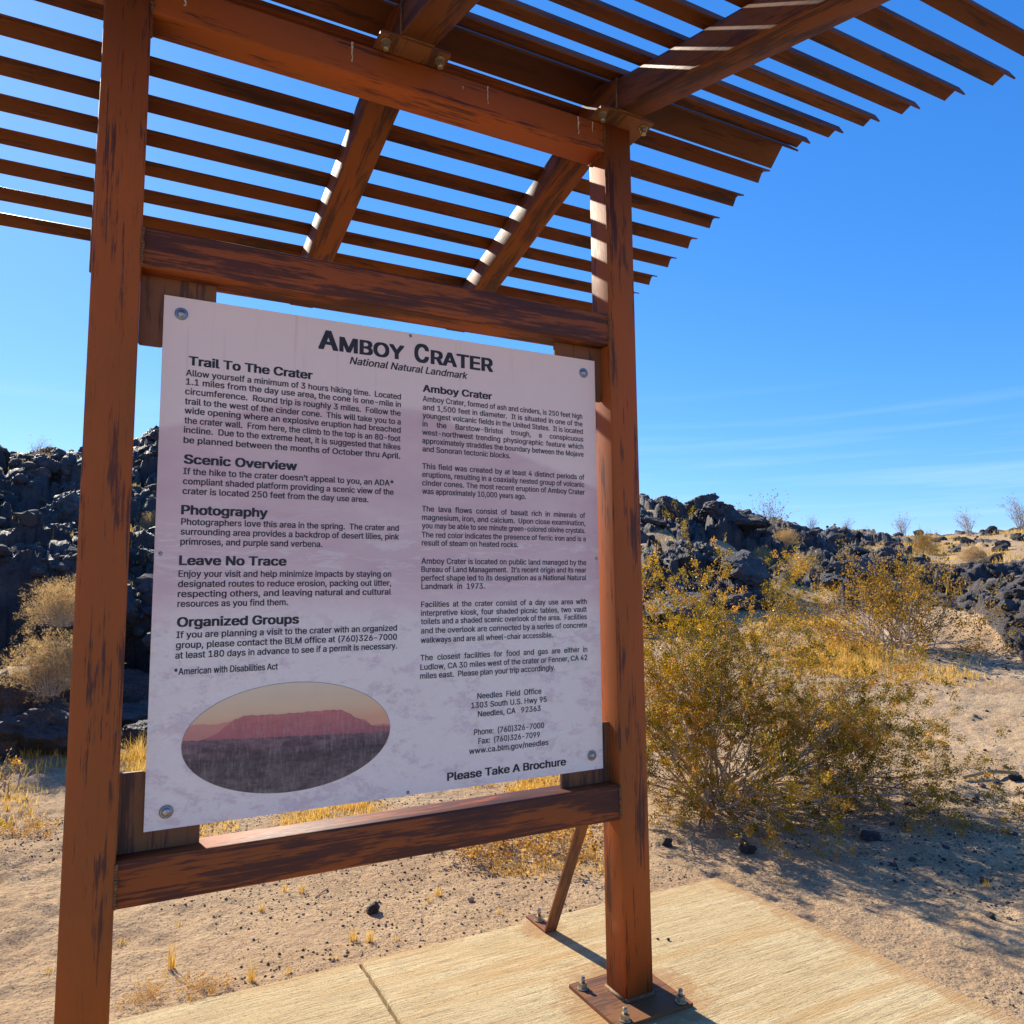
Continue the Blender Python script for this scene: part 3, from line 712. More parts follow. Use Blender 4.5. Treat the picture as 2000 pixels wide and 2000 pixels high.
def voro(x, y, s=0):
    """F1, F2, random per cell, offset from the cell point"""
    ix = np.floor(x); iy = np.floor(y)
    f1 = np.full(x.shape, 9.0); f2 = f1.copy(); rid = np.zeros(x.shape); ox = rid.copy(); oy = rid.copy(); r2 = rid.copy()
    for dx in (-1, 0, 1):
        for dy in (-1, 0, 1):
            cx = ix+dx; cy = iy+dy; px = cx+H2(cx, cy, s); py = cy+H2(cx, cy, s+7)
            d = np.hypot(x-px, y-py); nearer = d < f1
            f2 = np.where(nearer, f1, np.minimum(f2, d))
            rid = np.where(nearer, H2(cx, cy, s+13), rid); r2 = np.where(nearer, H2(cx, cy, s+29), r2)
            ox = np.where(nearer, x-px, ox); oy = np.where(nearer, y-py, oy); f1 = np.minimum(f1, d)
    return f1, f2, rid, r2, ox, oy
def sstep(a, b, x):
    t = np.clip((x-a)/(b-a), 0, 1); return t*t*(3-2*t)
SURVEY = [
  (-90.0, [(8, -0.02), (12, 0.3), (20, 1.2), (45, 1)]),
  (-32.04, [(7, -0.02), (9, 0.5), (12, 1.9), (17, 3.5), (26, 3.3), (45, 2)]),
  (-16.07, [(6.5, -0.02), (8, 0.15), (9.5, 0.9), (12, 2.0), (16, 3.4), (26, 3.6), (45, 2)]),
  (-6.71, [(6.6, -0.02), (7.8, 0.15), (9, 1.01), (10.5, 1.65), (12, 2.15), (13.6, 2.55), (16.0, 3.45), (20, 4.03), (30, 3.4), (45, 2)]),
  (-2.54, [(6.4, -0.02), (7.6, 0.15), (9, 1.04), (10.5, 1.72), (12, 2.25), (13.6, 2.7), (16, 3.77), (20, 4.51), (30, 3.6), (45, 2)]),
  (2.01, [(6.6, -0.02), (7.8, 0.15), (9.5, 1.02), (11, 1.66), (13, 2.38), (15, 3.21), (17, 4.25), (21, 4.99), (30, 3.9), (45, 2)]),
  (15.84, [(8, -0.02), (10, 0.15), (12, 0.7), (14, 1.9), (18, 3.5), (22, 4), (30, 4), (45, 3)]),
  (37.02, [(8, 0.0), (11, 0.2), (13.5, 0.5), (15.5, 1.55), (18, 2.21), (22, 3.43), (26, 3.9), (45, 3.2)]),
  (42.36, [(8, 0.0), (11, 0.25), (14, 0.58), (15.5, 1.23), (18, 1.94), (22, 3.07), (26, 3.46), (45, 3.2)]),
  (45.89, [(8, 0.0), (11, 0.25), (14.5, 0.62), (16, 1.17), (19, 1.77), (23, 2.78), (27, 3.16), (45, 3.4)]),
  (49.95, [(8, 0.0), (11, 0.25), (14.5, 0.6), (16.5, 1.16), (20, 1.77), (25, 2.57), (45, 4.01), (60, 3.6)]),
  (53.15, [(8, 0.0), (11, 0.25), (14, 0.5), (16, 1.01), (19, 1.54), (22, 1.83), (28, 2.22), (45, 3.91), (60, 3.6)]),
  (57.07, [(8, 0.0), (11, 0.2), (13.5, 0.42), (15, 0.8), (17.5, 1.16), (20, 1.22), (25, 1.66), (34, 2.47), (46, 3.89), (60, 3.4)]),
  (59.35, [(8, 0.0), (11, 0.15), (12.5, 0.25), (14.5, 0.89), (17, 1.32), (21, 1.5), (27, 1.89), (34, 2.62), (46, 3.91), (60, 3.6)]),
  (61.25, [(8, 0.0), (10.5, 0.12), (12, 0.22), (14, 0.91), (16.5, 1.4), (21, 1.64), (27, 1.99), (34, 2.73), (46, 3.99), (60, 4)]),
  (74.43, [(8, 0.0), (10, 0.12), (12, 0.6), (14, 1.2), (17, 1.8), (27, 2.3), (34, 3), (46, 4), (60, 4)]),
  (110.0, [(8, 0.0), (12, 0.3), (20, 1.0), (46, 2)]),
  (180.0, [(8, 0.0), (60, 0.5)]),
  (270.0, [(8, -0.02), (12, 0.3), (20, 1.2), (45, 1)]),
]
RR = np.concatenate([np.arange(0, 30, 0.25), np.arange(30, 75, 1.0)])
TAB = []
for a, row in SURVEY:
    r = [0, 4]+[q[0] for q in row]+[120, 400]; z = [-0.03, -0.03]+[q[1] for q in row]+[1.2, 0.0]
    TAB.append(np.interp(RR, r, z))
TAB = np.array(TAB); TA = np.array([q[0] for q in SURVEY])
# lava outcrops, as ranges of distance for each bearing
LAVA = [(-90, 60, 61), (-32, 6.9, 30), (-7, 7.0, 30), (2, 7.0, 32), (16, 10.6, 34), (30, 12.8, 40), (37, 13.2, 40), (42.4, 13.6, 40), (45.9, 14.3, 40), (50, 14.6, 27), (53.2, 15.0, 22.5), (57.1, 15.4, 18.4), (59.3, 13.6, 18.6), (61.3, 11.6, 19.2), (74, 10.5, 22), (110, 60, 61), (270, 60, 61)]
def polar(x, y):
    dx = x-CAM.x; dy = y-CAM.y; return np.hypot(dx, dy), (np.degrees(np.arctan2(dx, dy))+90) % 360-90
def base_z(x, y):
    r, a = polar(x, y)
    i = np.clip(np.searchsorted(TA, a)-1, 0, len(TA)-2); t = (a-TA[i])/(TA[i+1]-TA[i]); t = t*t*(3-2*t)
    rr = np.clip(r, 0, 74); 
    j = np.where(rr < 29.75, rr/0.25, 120+(rr-30)); j = np.where((rr >= 29.75) & (rr < 30), 119, j); j = np.clip(j, 0, len(RR)-2); k = j.astype(int); u = j-k
    z0 = TAB[i, k]*(1-u)+TAB[i, k+1]*u; z1 = TAB[i+1, k]*(1-u)+TAB[i+1, k+1]*u
    z = z0*(1-t)+z1*t
    far = np.interp(r, [74, 150, 500, 6000], [1, .25, 0.0, 0.0]); return np.where(r > 74, z*far, z)
def lava_mask(x, y):
    r, a = polar(x, y); A = [q[0] for q in LAVA]
    r0 = np.interp(a, A, [q[1] for q in LAVA]); r1 = np.interp(a, A, [q[2] for q in LAVA])
    wob = fbm(x*0.5, y*0.5, 91, 4)*1.1+fbm(x*1.9, y*1.9, 95, 3)*0.35
    m_ = sstep(-0.15, 0.35, r-r0+wob*0.5)*sstep(-0.3, 0.6, r1-r+wob*1.5)
    # scattered outcrops on the far right rise
    far = (r > 19)*(a > 47)*(a < 90)*sstep(0.02, 0.16, fbm(x*0.33, y*0.33, 55, 4))*0.9
    # sand lodged in hollows
    hol = 1-sstep(0.30, 0.42, fbm(x*0.7+3, y*0.7, 44, 3))*sstep(0, 3, r1-r)*(a > 20)
    return np.maximum(m_*hol, far)
def ground_z(x, y, fine=True):
    x = np.asarray(x, dtype=float); y = np.asarray(y, dtype=float)
    r, a = polar(x, y); z = base_z(x, y); lm = lava_mask(x, y)
    wx = x+fbm(x*0.8, y*0.8, 5, 3)*0.35; wy = y+fbm(x*0.8+9, y*0.8, 6, 3)*0.35
    f1, f2, q, q2, ox, oy = voro(wx*0.48, wy*0.48, 1)
    blk = (q-0.45)*0.9+((q2-0.5)*ox*1.3+(q-0.5)*oy*0.9)*0.55-0.42*np.exp(-((f2-f1)/0.07)**2)
    g1, g2, p, p2, px, py = voro(wx*1.9+4, wy*1.9, 3)
    mid = (p-0.5)*0.36+(p2-0.5)*px*0.4-0.16*np.exp(-((g2-g1)/0.09)**2)
    h1, h2, s, s2, sx_, sy_ = voro(wx*5.3, wy*5.3, 8)
    sml = (s-0.5)*0.11-0.06*np.exp(-((h2-h1)/0.12)**2)
    rough = fbm(x*7, y*7, 31, 5, 0.6)*0.075
    ld = sstep(0.32, 0.75, lm); z = z-0.30*sstep(11, 16, r)*sstep(14, 8, a)*(a > -60); z = z+ld*(blk*0.80+mid*0.85+sml+rough+0.05)*(1-0.5*sstep(50, 57, a))
    sand = (1-lm)
    z = z+sand*(fbm(x*0.9, y*0.9, 21, 3)*0.03*sstep(0.5, 4, r))
    if fine:
        near = 1-sstep(12, 24, r)
        lump = fbm(x*6.5, y*6.5, 61, 3)*0.022+fbm(x*17, y*17, 63, 3, .6)*0.0085
        v1, v2, vq, *_ = voro(x*4.2, y*4.2, 71); foot = -0.02*np.exp(-(v1/0.22)**2)*(vq > 0.45)
        left = 0.55+0.9*sstep(10, -6, a)+0.4*sstep(50, 62, a)
        z = z+sand*near*(lump+foot)*left
    # flush against, and lower beneath, the concrete pad
    dx = np.maximum(np.maximum(-3.2-x, x-2.3377), 0); dy = np.maximum(np.maximum(-4.5-y, y-0.6274), 0); d = np.hypot(dx, dy)
    inside = (d <= 0.0)
    k = sstep(0.0, 0.9, d)
    z = np.where(d < 0.5, z*k+(-0.016-0.022*sstep(2.30, 2.36, x)+0.009*fbm(x*11, y*11, 77, 3))*(1-k), z)
    return np.where(inside, -0.10, z)
def build_ground():
    a0 = np.concatenate([np.arange(-90, -12, 2.0), np.arange(-12, 67, 0.105), np.arange(67, 270, 3.0)])
    r = [0.02]
    while r[-1] < 7000:
        q = r[-1]; r.append(q+max(0.012, q*(0.0052 if q < 34 else (0.012 if q < 70 else 0.06))))
    r = np.array(r); A, R = np.meshgrid(np.radians(a0), r)
    X = CAM.x+R*np.sin(A); Y = CAM.y+R*np.cos(A); Z = ground_z(X, Y)
    nr, na = X.shape; V = np.stack([X.ravel(), Y.ravel(), Z.ravel()], 1)
    i = np.arange(nr-1)[:, None]*na; j = np.arange(na)[None, :]; k = (j+1) % na
    F = np.stack([(i+j), (i+na+j), (i+na+k), (i+k)], -1).reshape(-1, 4)
    lm = lava_mask(X, Y)
    me = np_mesh('ground', V, F, [GROUNDM], smooth=True)
    at = me.attributes.new('lava', 'FLOAT', 'POINT'); at.data.foreach_set('value', lm.ravel().astype(np.float32))
    return link('ground', me)
def ground_mat():
    k = NT('sand_and_basalt'); P = k.n('NewGeometry').outputs['Position']; lav = k.n('Attribute', attribute_name='lava').outputs['Fac']
    a = k.noise(P, 0.9, 5, 0.6); b = k.noise(P, 7, 5, 0.6); c_ = k.noise(P, 55, 4, 0.7); gr = k.noise(P, 320, 3, 0.8)
    sand = k.mix(k.ramp(a, (0.35, 0), (0.65, 1)), (0.48, 0.325, 0.185), (0.62, 0.45, 0.265))
    sand = k.mix(k.ramp(b, (0.35, 0.0), (0.75, 0.6)), sand, (0.36, 0.22, 0.12))
    sand = k.mix(k.ramp(c_, (0.35, 0.45), (0.60, 0.0)), sand, (0.35, 0.22, 0.12))
    # dark cinder grit, gathered in drifts
    vg = k.n('TexVoronoi', i_Vector=P, i_Scale=95.0, i_Randomness=1.0); sel = k.n('SeparateColor', i_0=vg.outputs['Color']).outputs[0]
    grit = k.math('MULTIPLY', k.math('LESS_THAN', vg.outputs['Distance'], 0.36), k.math('GREATER_THAN', sel, k.ramp(k.noise(P, 1.6, 4, 0.6), (0.34, 0.90), (0.58, 0.15))))
    sand = k.mix(k.math('MULTIPLY', grit, 0.6), sand, (0.10, 0.078, 0.068))
    vg2 = k.n('TexVoronoi', i_Vector=P, i_Scale=300.0); sel2 = k.n('SeparateColor', i_0=vg2.outputs['Color']).outputs[1]
    g2 = k.math('MULTIPLY', k.math('LESS_THAN', vg2.outputs['Distance'], 0.33), k.math('GREATER_THAN', sel2, 0.80))
    sand = k.mix(k.math('MULTIPLY', g2, 0.6), sand, (0.16, 0.11, 0.085))
    rk = k.mix(k.ramp(k.noise(P, 2.2, 5, 0.6), (0.35, 0), (0.7, 1)), (0.055, 0.052, 0.058), (0.112, 0.098, 0.094))
    rk = k.mix(k.ramp(k.noise(P, 3.5, 5, 0.65), (0.48, 0), (0.66, 0.75)), rk, (0.18, 0.118, 0.085))
    rk = k.mix(k.ramp(k.noise(P, 38, 4, 0.75), (0.30, 0.6), (0.52, 0.0)), rk, (0.020, 0.019, 0.022))
    # wind-blown dust on ledges
    nz = k.n('SeparateXYZ', i_0=k.n('NewGeometry').outputs['Normal']).outputs[2]
    dust = k.math('MULTIPLY', k.ramp(nz, (0.84, 0), (0.97, 1)), k.ramp(k.noise(P, 1.7, 5, 0.65), (0.47, 0), (0.60, 0.85)))
    rk = k.mix(dust, rk, (0.40, 0.27, 0.17))
    m_ = k.ramp(k.math('ADD', lav, k.math('MULTIPLY', k.math('SUBTRACT', b, 0.5), 0.5)), (0.30, 0), (0.46, 1))
    c = k.mix(m_, sand, rk)
    k.set('Base Color', c); k.set('Roughness', k.ramp(m_, (0, 0.95), (1, 0.62))); k.set('Specular IOR Level', k.ramp(m_, (0, 0.1), (1, 0.45)))
    hs_ = k.math('ADD', k.math('MULTIPLY', c_, 0.7), k.math('ADD', k.math('MULTIPLY', gr, 0.30), k.math('MULTIPLY', grit, 0.5)))
    hr = k.math('ADD', k.math('MULTIPLY', k.noise(P, 11, 6, 0.7), 3.0), k.math('MULTIPLY', k.noise(P, 60, 4, 0.75), 1.2))
    n1 = k.bump(k.math('ADD', k.math('MULTIPLY', k.noise(P, 24, 5, 0.65), 1.6), hs_), 0.9, 0.016); n2 = k.bump(hr, 0.9, 0.05)
    k.set('Normal', k.n('Mix', data_type='VECTOR', **{'i_0': m_}).outputs[1] if False else k.mix(m_, n1, n2)); return k.m
GROUNDM = ground_mat()
ground = build_ground(); tag(ground, kind='structure')
def gz(x, y): return float(ground_z(np.array([x]), np.array([y]))[0])

# ------------------------------------------------------------------ rocks
def basalt(name, tone=1.0):
    k = NT(name); P = k.n('TexCoord').outputs['Object']; oi = k.n('ObjectInfo').outputs['Random']
    off = k.n('CombineXYZ', i_0=k.math('MULTIPLY', oi, 31.0)).outputs[0]; P = k.n('VectorMath', operation='ADD', i_0=P, i_1=off).outputs[0]
    t = lambda r, g, b: (r*tone, g*tone, b*tone)
    c = k.mix(k.ramp(k.noise(P, 2.5, 5, 0.6), (0.35, 0), (0.7, 1)), t(0.055, 0.052, 0.058), t(0.112, 0.098, 0.094))
    c = k.mix(k.ramp(k.noise(P, 3.3, 4, 0.6), (0.48, 0), (0.66, 0.7)), c, t(0.18, 0.118, 0.085))
    pit = k.noise(P, 34, 4, 0.75); c = k.mix(k.ramp(pit, (0.30, 0.7), (0.50, 0.0)), c, t(0.020, 0.019, 0.022))
    k.set('Base Color', c); k.set('Roughness', 0.62); k.set('Specular IOR Level', 0.45)
    h = k.math('ADD', k.math('MULTIPLY', k.noise(P, 9, 6, 0.7), 2.4), k.math('MULTIPLY', pit, 1.1))
    k.set('Normal', k.bump(h, 0.9, 0.035)); return k.m
BASALT = basalt('vesicular_basalt')
def ico(sub):
    import bmesh
    bm = bmesh.new(); bmesh.ops.create_icosphere(bm, subdivisions=sub, radius=1.0)
    V = np.array([v.co[:] for v in bm.verts]); F = np.array([[v.index for v in f.verts] for f in bm.faces]); bm.free(); return V, F
def rock_shape(seed, sub=4, cuts=13, nz=0.10, flat=(1, .85, .7)):
    rng = np.random.default_rng(seed); V, F = ico(sub); N = rng.normal(size=(cuts, 3)); N /= np.linalg.norm(N, axis=1)[:, None]
    D = rng.uniform(0.38, 0.80, cuts); d = V@N.T
    lim = np.where(d > 0.05, D/np.maximum(d, 0.05), 9).min(1); rad = np.minimum(1.0, lim)
    P = V*rad[:, None]
    q = lambda f, s: fbm(P[:, 0]*f+P[:, 2]*f*0.7+seed, P[:, 1]*f-P[:, 2]*f*0.6, seed*3+s, 3, 0.55)
    _, _, vr, *_ = voro(P[:, 0]*3.1+P[:, 2]*1.9+seed, P[:, 1]*3.1-P[:, 2]*2.3, seed)
    P = P*(1+nz*q(1.7, 1)+0.10*(vr-0.5)+nz*0.8*(0.25-np.abs(q(5, 2)))+nz*0.5*q(13, 3)+nz*0.3*q(30, 4))[:, None]
    return P*np.array(flat)*1.12, F
PROTO = [np_mesh('lava_boulder', *rock_shape(100+i, 5, 8+i, 0.16, (1, 0.7+0.05*(i % 4), 0.50+0.06*(i % 5))), [BASALT], False) for i in range(12)]
rng = np.random.default_rng(5)
def place_rock(name, me, x, y, s, rot, sink=0.3, label=None, cat='rock', group=None, z=None, sc=(1, 1, 1)):
    o = bpy.data.objects.new(name, me); COL.objects.link(o)
    o.location = (x, y, (gz(x, y) if z is None else z)+s*(0.5-sink)); o.scale = (s*sc[0], s*sc[1], s*sc[2]); o.rotation_euler = rot
    return tag(o, label, cat, group)
# boulders of the flow
n_b = 0; tries = 0
LEFTG = 'boulders of the lava slope left of the kiosk'; RIGHTG = 'boulders of the lava ridge right of the kiosk'
while n_b < 250 and tries < 9000:
    tries += 1
    if rng.random() < 0.45: a = rng.uniform(-10, 5); r = 7.6+13*rng.random()**1.5; side = 0
    else: a = rng.uniform(34, 64); r = 12.8+12*rng.random()**1.25; side = 1
    x = CAM.x+r*math.sin(math.radians(a)); y = CAM.y+r*math.cos(math.radians(a))
    if float(lava_mask(np.array([x]), np.array([y]))[0]) < 0.45: continue
    s = (0.12+0.50*rng.random()**2.6)*(1.0 if side == 0 else 1.2)*(0.5 if a > 55 else 1.0)
    sz = 'small' if s < 0.17 else ('medium' if s < 0.33 else 'large')
    if side == 0: lab = '%s basalt boulder %s the left slope, %s' % (sz, 'at the foot of' if r < 9 else ('halfway up' if r < 13 else 'topping'), 'left of the left post' if a < -2.4 else ('behind the left post' if a < 0 else 'between left post and sign'))
    else: lab = '%s basalt boulder %s the right lava ridge, %s' % (sz, 'at the foot of' if r < 15.5 else ('midway up' if r < 20 else 'cresting'), 'nearest the right post' if a < 43 else ('in its middle' if a < 52 else 'at its far right end'))
    place_rock('lava_boulder', PROTO[n_b % 12], x, y, s, (rng.uniform(-.4, .4), rng.uniform(-.4, .4), rng.uniform(0, 6.28)), 0.52, lab, 'rock', LEFTG if side == 0 else RIGHTG)
    n_b += 1

for a, r, s, rz, lab in ((-6.3, 7.35, 0.42, 0.3, 'big dark block at the foot of the left lava slope, cut by the picture edge'), (-4.4, 7.05, 0.30, 1.3, 'rounded dark boulder at the sand line left of the left post'), (-3.7, 6.95, 0.62, 2.2, 'dark boulder carrying the lower blond brush, left of the left post'), (-3.4, 7.75, 0.95, 1.4, 'dark boulder under the upper blond brush, left of the left post'), (1.4, 6.9, 0.28, 0.9, 'dark boulder at the sand line between the left post and the sign'), (2.3, 7.5, 0.36, 2.9, 'large dark boulder above the sand line behind the left edge of the sign'), (38.6, 13.8, 0.95, 0.5, 'largest flat faced block of the right ridge, just right of the post'), (43.6, 20.5, 0.62, 1.9, 'long flat topped block below the tallest skyline bush'), (52.0, 17.2, 0.8, 0.2, 'broad low rounded lava mound above the mid distance bush')):
    x, y = CAM.x+r*math.sin(math.radians(a)), CAM.y+r*math.cos(math.radians(a))
    place_rock('lava_boulder', PROTO[int(rz*10) % 12], x, y, s, (0.1, -0.1, rz), 0.35, lab, 'rock', sc=(1.35, 0.9, 0.8) if (s > .6 and a > 0) else (1, 1, 1))

# ------------------------------------------------------------------ loose stones
def at(a, r): return CAM.x+r*math.sin(math.radians(a)), CAM.y+r*math.cos(math.radians(a))
SMALL = [rock_shape(300+i, 1, 6, 0.10, (1, .8, .65)) for i in range(8)]
SMALL2 = [rock_shape(400+i, 2, 9, 0.16, (1, .85, .7)) for i in range(8)]
def scatter(name, pts, sizes, rng, mat, tints, protos, sink=0.25):
    Vs = []; Fs = []; T = []; b = 0; Z = ground_z(pts[:, 0], pts[:, 1])
    for i, (x, y) in enumerate(pts):
        V, F = protos[i % len(protos)]; a = rng.uniform(0, 6.28); c, s = math.cos(a), math.sin(a); q = sizes[i]
        P = np.stack([(V[:, 0]*c-V[:, 1]*s)*q+x, (V[:, 0]*s+V[:, 1]*c)*q+y, V[:, 2]*q+Z[i]+q*(0.45-sink)], 1)
        Vs.append(P); Fs.append(F+b); b += len(V); T.append(np.full(len(F), tints[i]))
    me = np_mesh(name, np.concatenate(Vs), np.concatenate(Fs), mat, False, np.concatenate(T)); return link(name, me)
def tint_mat(name, stops, rough=0.85, spec=0.2, scale=40):
    k = NT(name); t = k.n('Attribute', attribute_name='tint').outputs['Fac']; P = k.n('NewGeometry').outputs['Position']
    c = k.ramp(t, *stops); c = k.mix(k.ramp(k.noise(P, scale, 3, 0.7), (0.35, 0.45), (0.6, 0)), c, (0.02, 0.015, 0.012))
    k.set('Base Color', c); k.set('Roughness', rough); k.set('Specular IOR Level', spec)
    k.set('Normal', k.bump(k.noise(P, scale*3, 3, .7), 0.6, 0.004)); return k.m
GRAVM = tint_mat('cinder_gravel', ((0.0, (0.045, 0.042, 0.045)), (0.6, (0.095, 0.085, 0.082)), (0.72, (0.17, 0.10, 0.07)), (0.9, (0.42, 0.31, 0.21))), scale=60)
rng = np.random.default_rng(11)
def cloud(n, a0, a1, r0, r1, rng, dens, seed, avoid=True):
    P = np.zeros((0, 2))
    while len(P) < n:
        a = np.radians(rng.uniform(a0, a1, n*3)); r = np.sqrt(rng.uniform(r0*r0, r1*r1, n*3))
        x = CAM.x+r*np.sin(a); y = CAM.y+r*np.cos(a); d = fbm(x*1.1, y*1.1, seed, 3)
        ok = (rng.random(n*3) < np.clip(0.10+dens*(d-0.04)*4, 0.02, 1)) & (lava_mask(x, y) < 0.3)
        if avoid: ok &= ~((y < 0.645) & (x < 2.35))
        P = np.concatenate([P, np.stack([x, y], 1)[ok]])
    return P[:n]
P = cloud(26000, -8, 64, 2.3, 6.2, rng, 2.2, 201); n = len(P)
o = scatter('cinder_gravel', P, 0.0014+0.0075*rng.random(n)**5, rng, [GRAVM], rng.random(n), SMALL); tag(o, kind='stuff', label='dark cinder gravel strewn over the sand', cat='gravel')
P = cloud(2400, 36, 64, 3.5, 13, rng, 1.5, 207); n = len(P)
o = scatter('cinder_gravel', P, 0.004+0.022*rng.random(n)**4.5, rng, [GRAVM], rng.random(n)*0.8, SMALL2); tag(o, kind='stuff', label='dark stones scattered over the sand on the right', cat='gravel')
# rubble lodged in the lava
X = []
while len(X) < 2600:
    if rng.random() < 0.45: a = rng.uniform(-10, 4); r = 6.9+11*rng.random()**1.3
    else: a = rng.uniform(34, 64); r = 12.0+14*rng.random()**1.3
    x, y = at(a, r)
    if 0.3 < float(lava_mask(np.array([x]), np.array([y]))[0]): X.append((x, y))
X += [at(a, r) for a, r in zip(rng.uniform(47, 65, 900), rng.uniform(26, 47, 900)) if fbm(np.array([r*0.3+a]), np.array([a*0.9]), 5, 3)[0] > 0.06]; NR = len(X)-2600; X = np.array(X)
RS = 0.03+0.13*rng.random(len(X))**2.2; RS[2600:] = 0.06+0.34*rng.random(NR)**3
o = scatter('lava_rubble', X, RS, rng, [GRAVM], rng.random(len(X))*0.66, SMALL2, 0.35); tag(o, kind='stuff', label='rough dark rubble filling the lava slopes', cat='rubble')
TANST = simple('tan_stone', (0.42, 0.31, 0.20), 0.9, 0, 0.3, 30, 0.5)
def stone(x, y, s, i, label, mat=BASALT, rz=0.0, sc=(1, 1, 1), z=None, sink=0.12):
    V, F = rock_shape(500+i, 4, 10, 0.2, (1, .85, .78)); me = np_mesh('stone', V, F, [mat], False)
    return place_rock('stone', me, x, y, s, (0.2, 0.1, rz), sink, label, 'stone', z=z, sc=sc)
stone(0.99, 1.045, 0.036, 1, 'fist sized dark pitted stone alone on the gravel under the sign, left of the brace', rz=0.5)
stone(1.36, 0.94, 0.014, 2, 'small pale tan stone on the gravel between the dark stone and the brace', TANST)
stone(2.72, 0.84, 0.052, 3, 'brown grey stone in the shade below the big green bush', rz=1.1, sc=(1, .8, .85))
stone(2.46, 1.10, 0.036, 4, 'dark stone half buried beside the kiosk post under the bush', rz=2.1)
stone(3.04, -0.08, 0.020, 5, 'small dark stone at the tip of the bush shadow on the right')
stone(3.38, 0.70, 0.050, 6, 'low dark stone in the middle of the bush shadow', sc=(1.3, .8, .7))
stone(4.74, 1.31, 0.030, 7, 'dark stone on the bare sand right of the bush')
stone(5.05, 0.95, 0.045, 8, 'flat stone beside a dry stick at the right edge of the sand', sc=(1.5, .8, .6))
stone(1.77, 0.29, 0.0055, 9, 'left of two tiny pebbles lying on the concrete by the post', z=0.0); stone(1.795, 0.268, 0.0065, 10, 'right of two tiny pebbles lying on the concrete by the post', z=0.0)

# ------------------------------------------------------------------ plants
def leaf_mat(name, stops, trans=0.45, rough=0.5, spec=0.35):
    k = NT(name); t = k.n('Attribute', attribute_name='tint').outputs['Fac']; c = k.ramp(t, *stops)
    k.set('Base Color', c); k.set('Roughness', rough); k.set('Specular IOR Level', spec)
    tr_ = k.n('BsdfTranslucent', i_Color=c); mixs = k.n('MixShader', i_0=trans)
    k.t.links.new(k.b.outputs[0], mixs.inputs[1]); k.t.links.new(tr_.outputs[0], mixs.inputs[2]); k.t.links.new(mixs.outputs[0], k.o.inputs[0]); return k.m
CREO = leaf_mat('creosote_leaf', ((0.0, (0.17, 0.125, 0.005)), (0.3, (0.40, 0.27, 0.010)), (0.6, (0.62, 0.36, 0.012)), (0.82, (0.68, 0.28, 0.02)), (1.0, (0.90, 0.52, 0.13))), 0.52, 0.35)
CREO2 = leaf_mat('distant_creosote_leaf', ((0.0, (0.16, 0.12, 0.010)), (0.5, (0.36, 0.21, 0.015)), (1.0, (0.52, 0.25, 0.03))), 0.6, 0.5)
STEM = tint_mat('grey_bark', ((0.0, (0.20, 0.13, 0.085)), (0.5, (0.48, 0.38, 0.28)), (1.0, (0.74, 0.64, 0.50))), 0.6, 0.3, 70)
STRAW = leaf_mat('dry_straw', ((0.0, (0.46, 0.24, 0.03)), (0.4, (0.74, 0.45, 0.07)), (1.0, (0.86, 0.64, 0.22))), 0.45, 0.6, 0.2)
BLOND = leaf_mat('blond_dry_brush', ((0.0, (0.44, 0.25, 0.075)), (0.5, (0.68, 0.44, 0.16)), (1.0, (0.82, 0.60, 0.28))), 0.5, 0.7, 0.15)
DEAD = leaf_mat('dead_brown_leaf', ((0.0, (0.22, 0.09, 0.02)), (0.5, (0.62, 0.33, 0.05)), (1.0, (0.82, 0.54, 0.15))), 0.4, 0.7, 0.15)
def tubes(S, sides=4):
    """S: array (n, 8): p0 p1 r0 r1 -> prism mesh arrays"""
    p0 = S[:, 0:3]; p1 = S[:, 3:6]; d = p1-p0; L = np.linalg.norm(d, axis=1, keepdims=True); d = d/np.maximum(L, 1e-6)
    h = np.where(np.abs(d[:, 2:3]) > 0.9, np.array([[1., 0, 0]]), np.array([[0, 0, 1.]])); a = np.cross(d, h); a /= np.linalg.norm(a, axis=1, keepdims=True); b = np.cross(d, a)
    V = []
    for e, r in ((p0, S[:, 6:7]), (p1+d*0.0, S[:, 7:8])):
        for k in range(sides):
            t = 2*math.pi*k/sides; V.append(e+(a*math.cos(t)+b*math.sin(t))*r)
    V = np.stack(V, 1).reshape(-1, 3); n = len(S); base = (np.arange(n)*2*sides)[:, None]
    F = np.concatenate([base+np.array([k, (k+1) % sides, sides+(k+1) % sides, sides+k]) for k in range(sides)], 0)
    return V, F
def leaves(P, size, rng, aspect=1.8, up=None):
    n = len(P); d = rng.normal(size=(n, 3)); d[:, 2] += 0.4; 
    if up is not None: d += up*1.2
    d /= np.linalg.norm(d, axis=1, keepdims=True); h = rng.normal(size=(n, 3)); s = np.cross(d, h); s /= np.linalg.norm(s, axis=1, keepdims=True)
    nn = np.cross(d, s); L = (size*rng.uniform(0.6, 1.25, n))[:, None]; W = L/aspect/2
    V = np.stack([P, P+d*L*0.5+s*W+nn*W*0.3, P+d*L, P+d*L*0.5-s*W+nn*W*0.3], 1).reshape(-1, 3)
    return V, (np.arange(n)*4)[:, None]+np.array([0, 1, 2, 3])
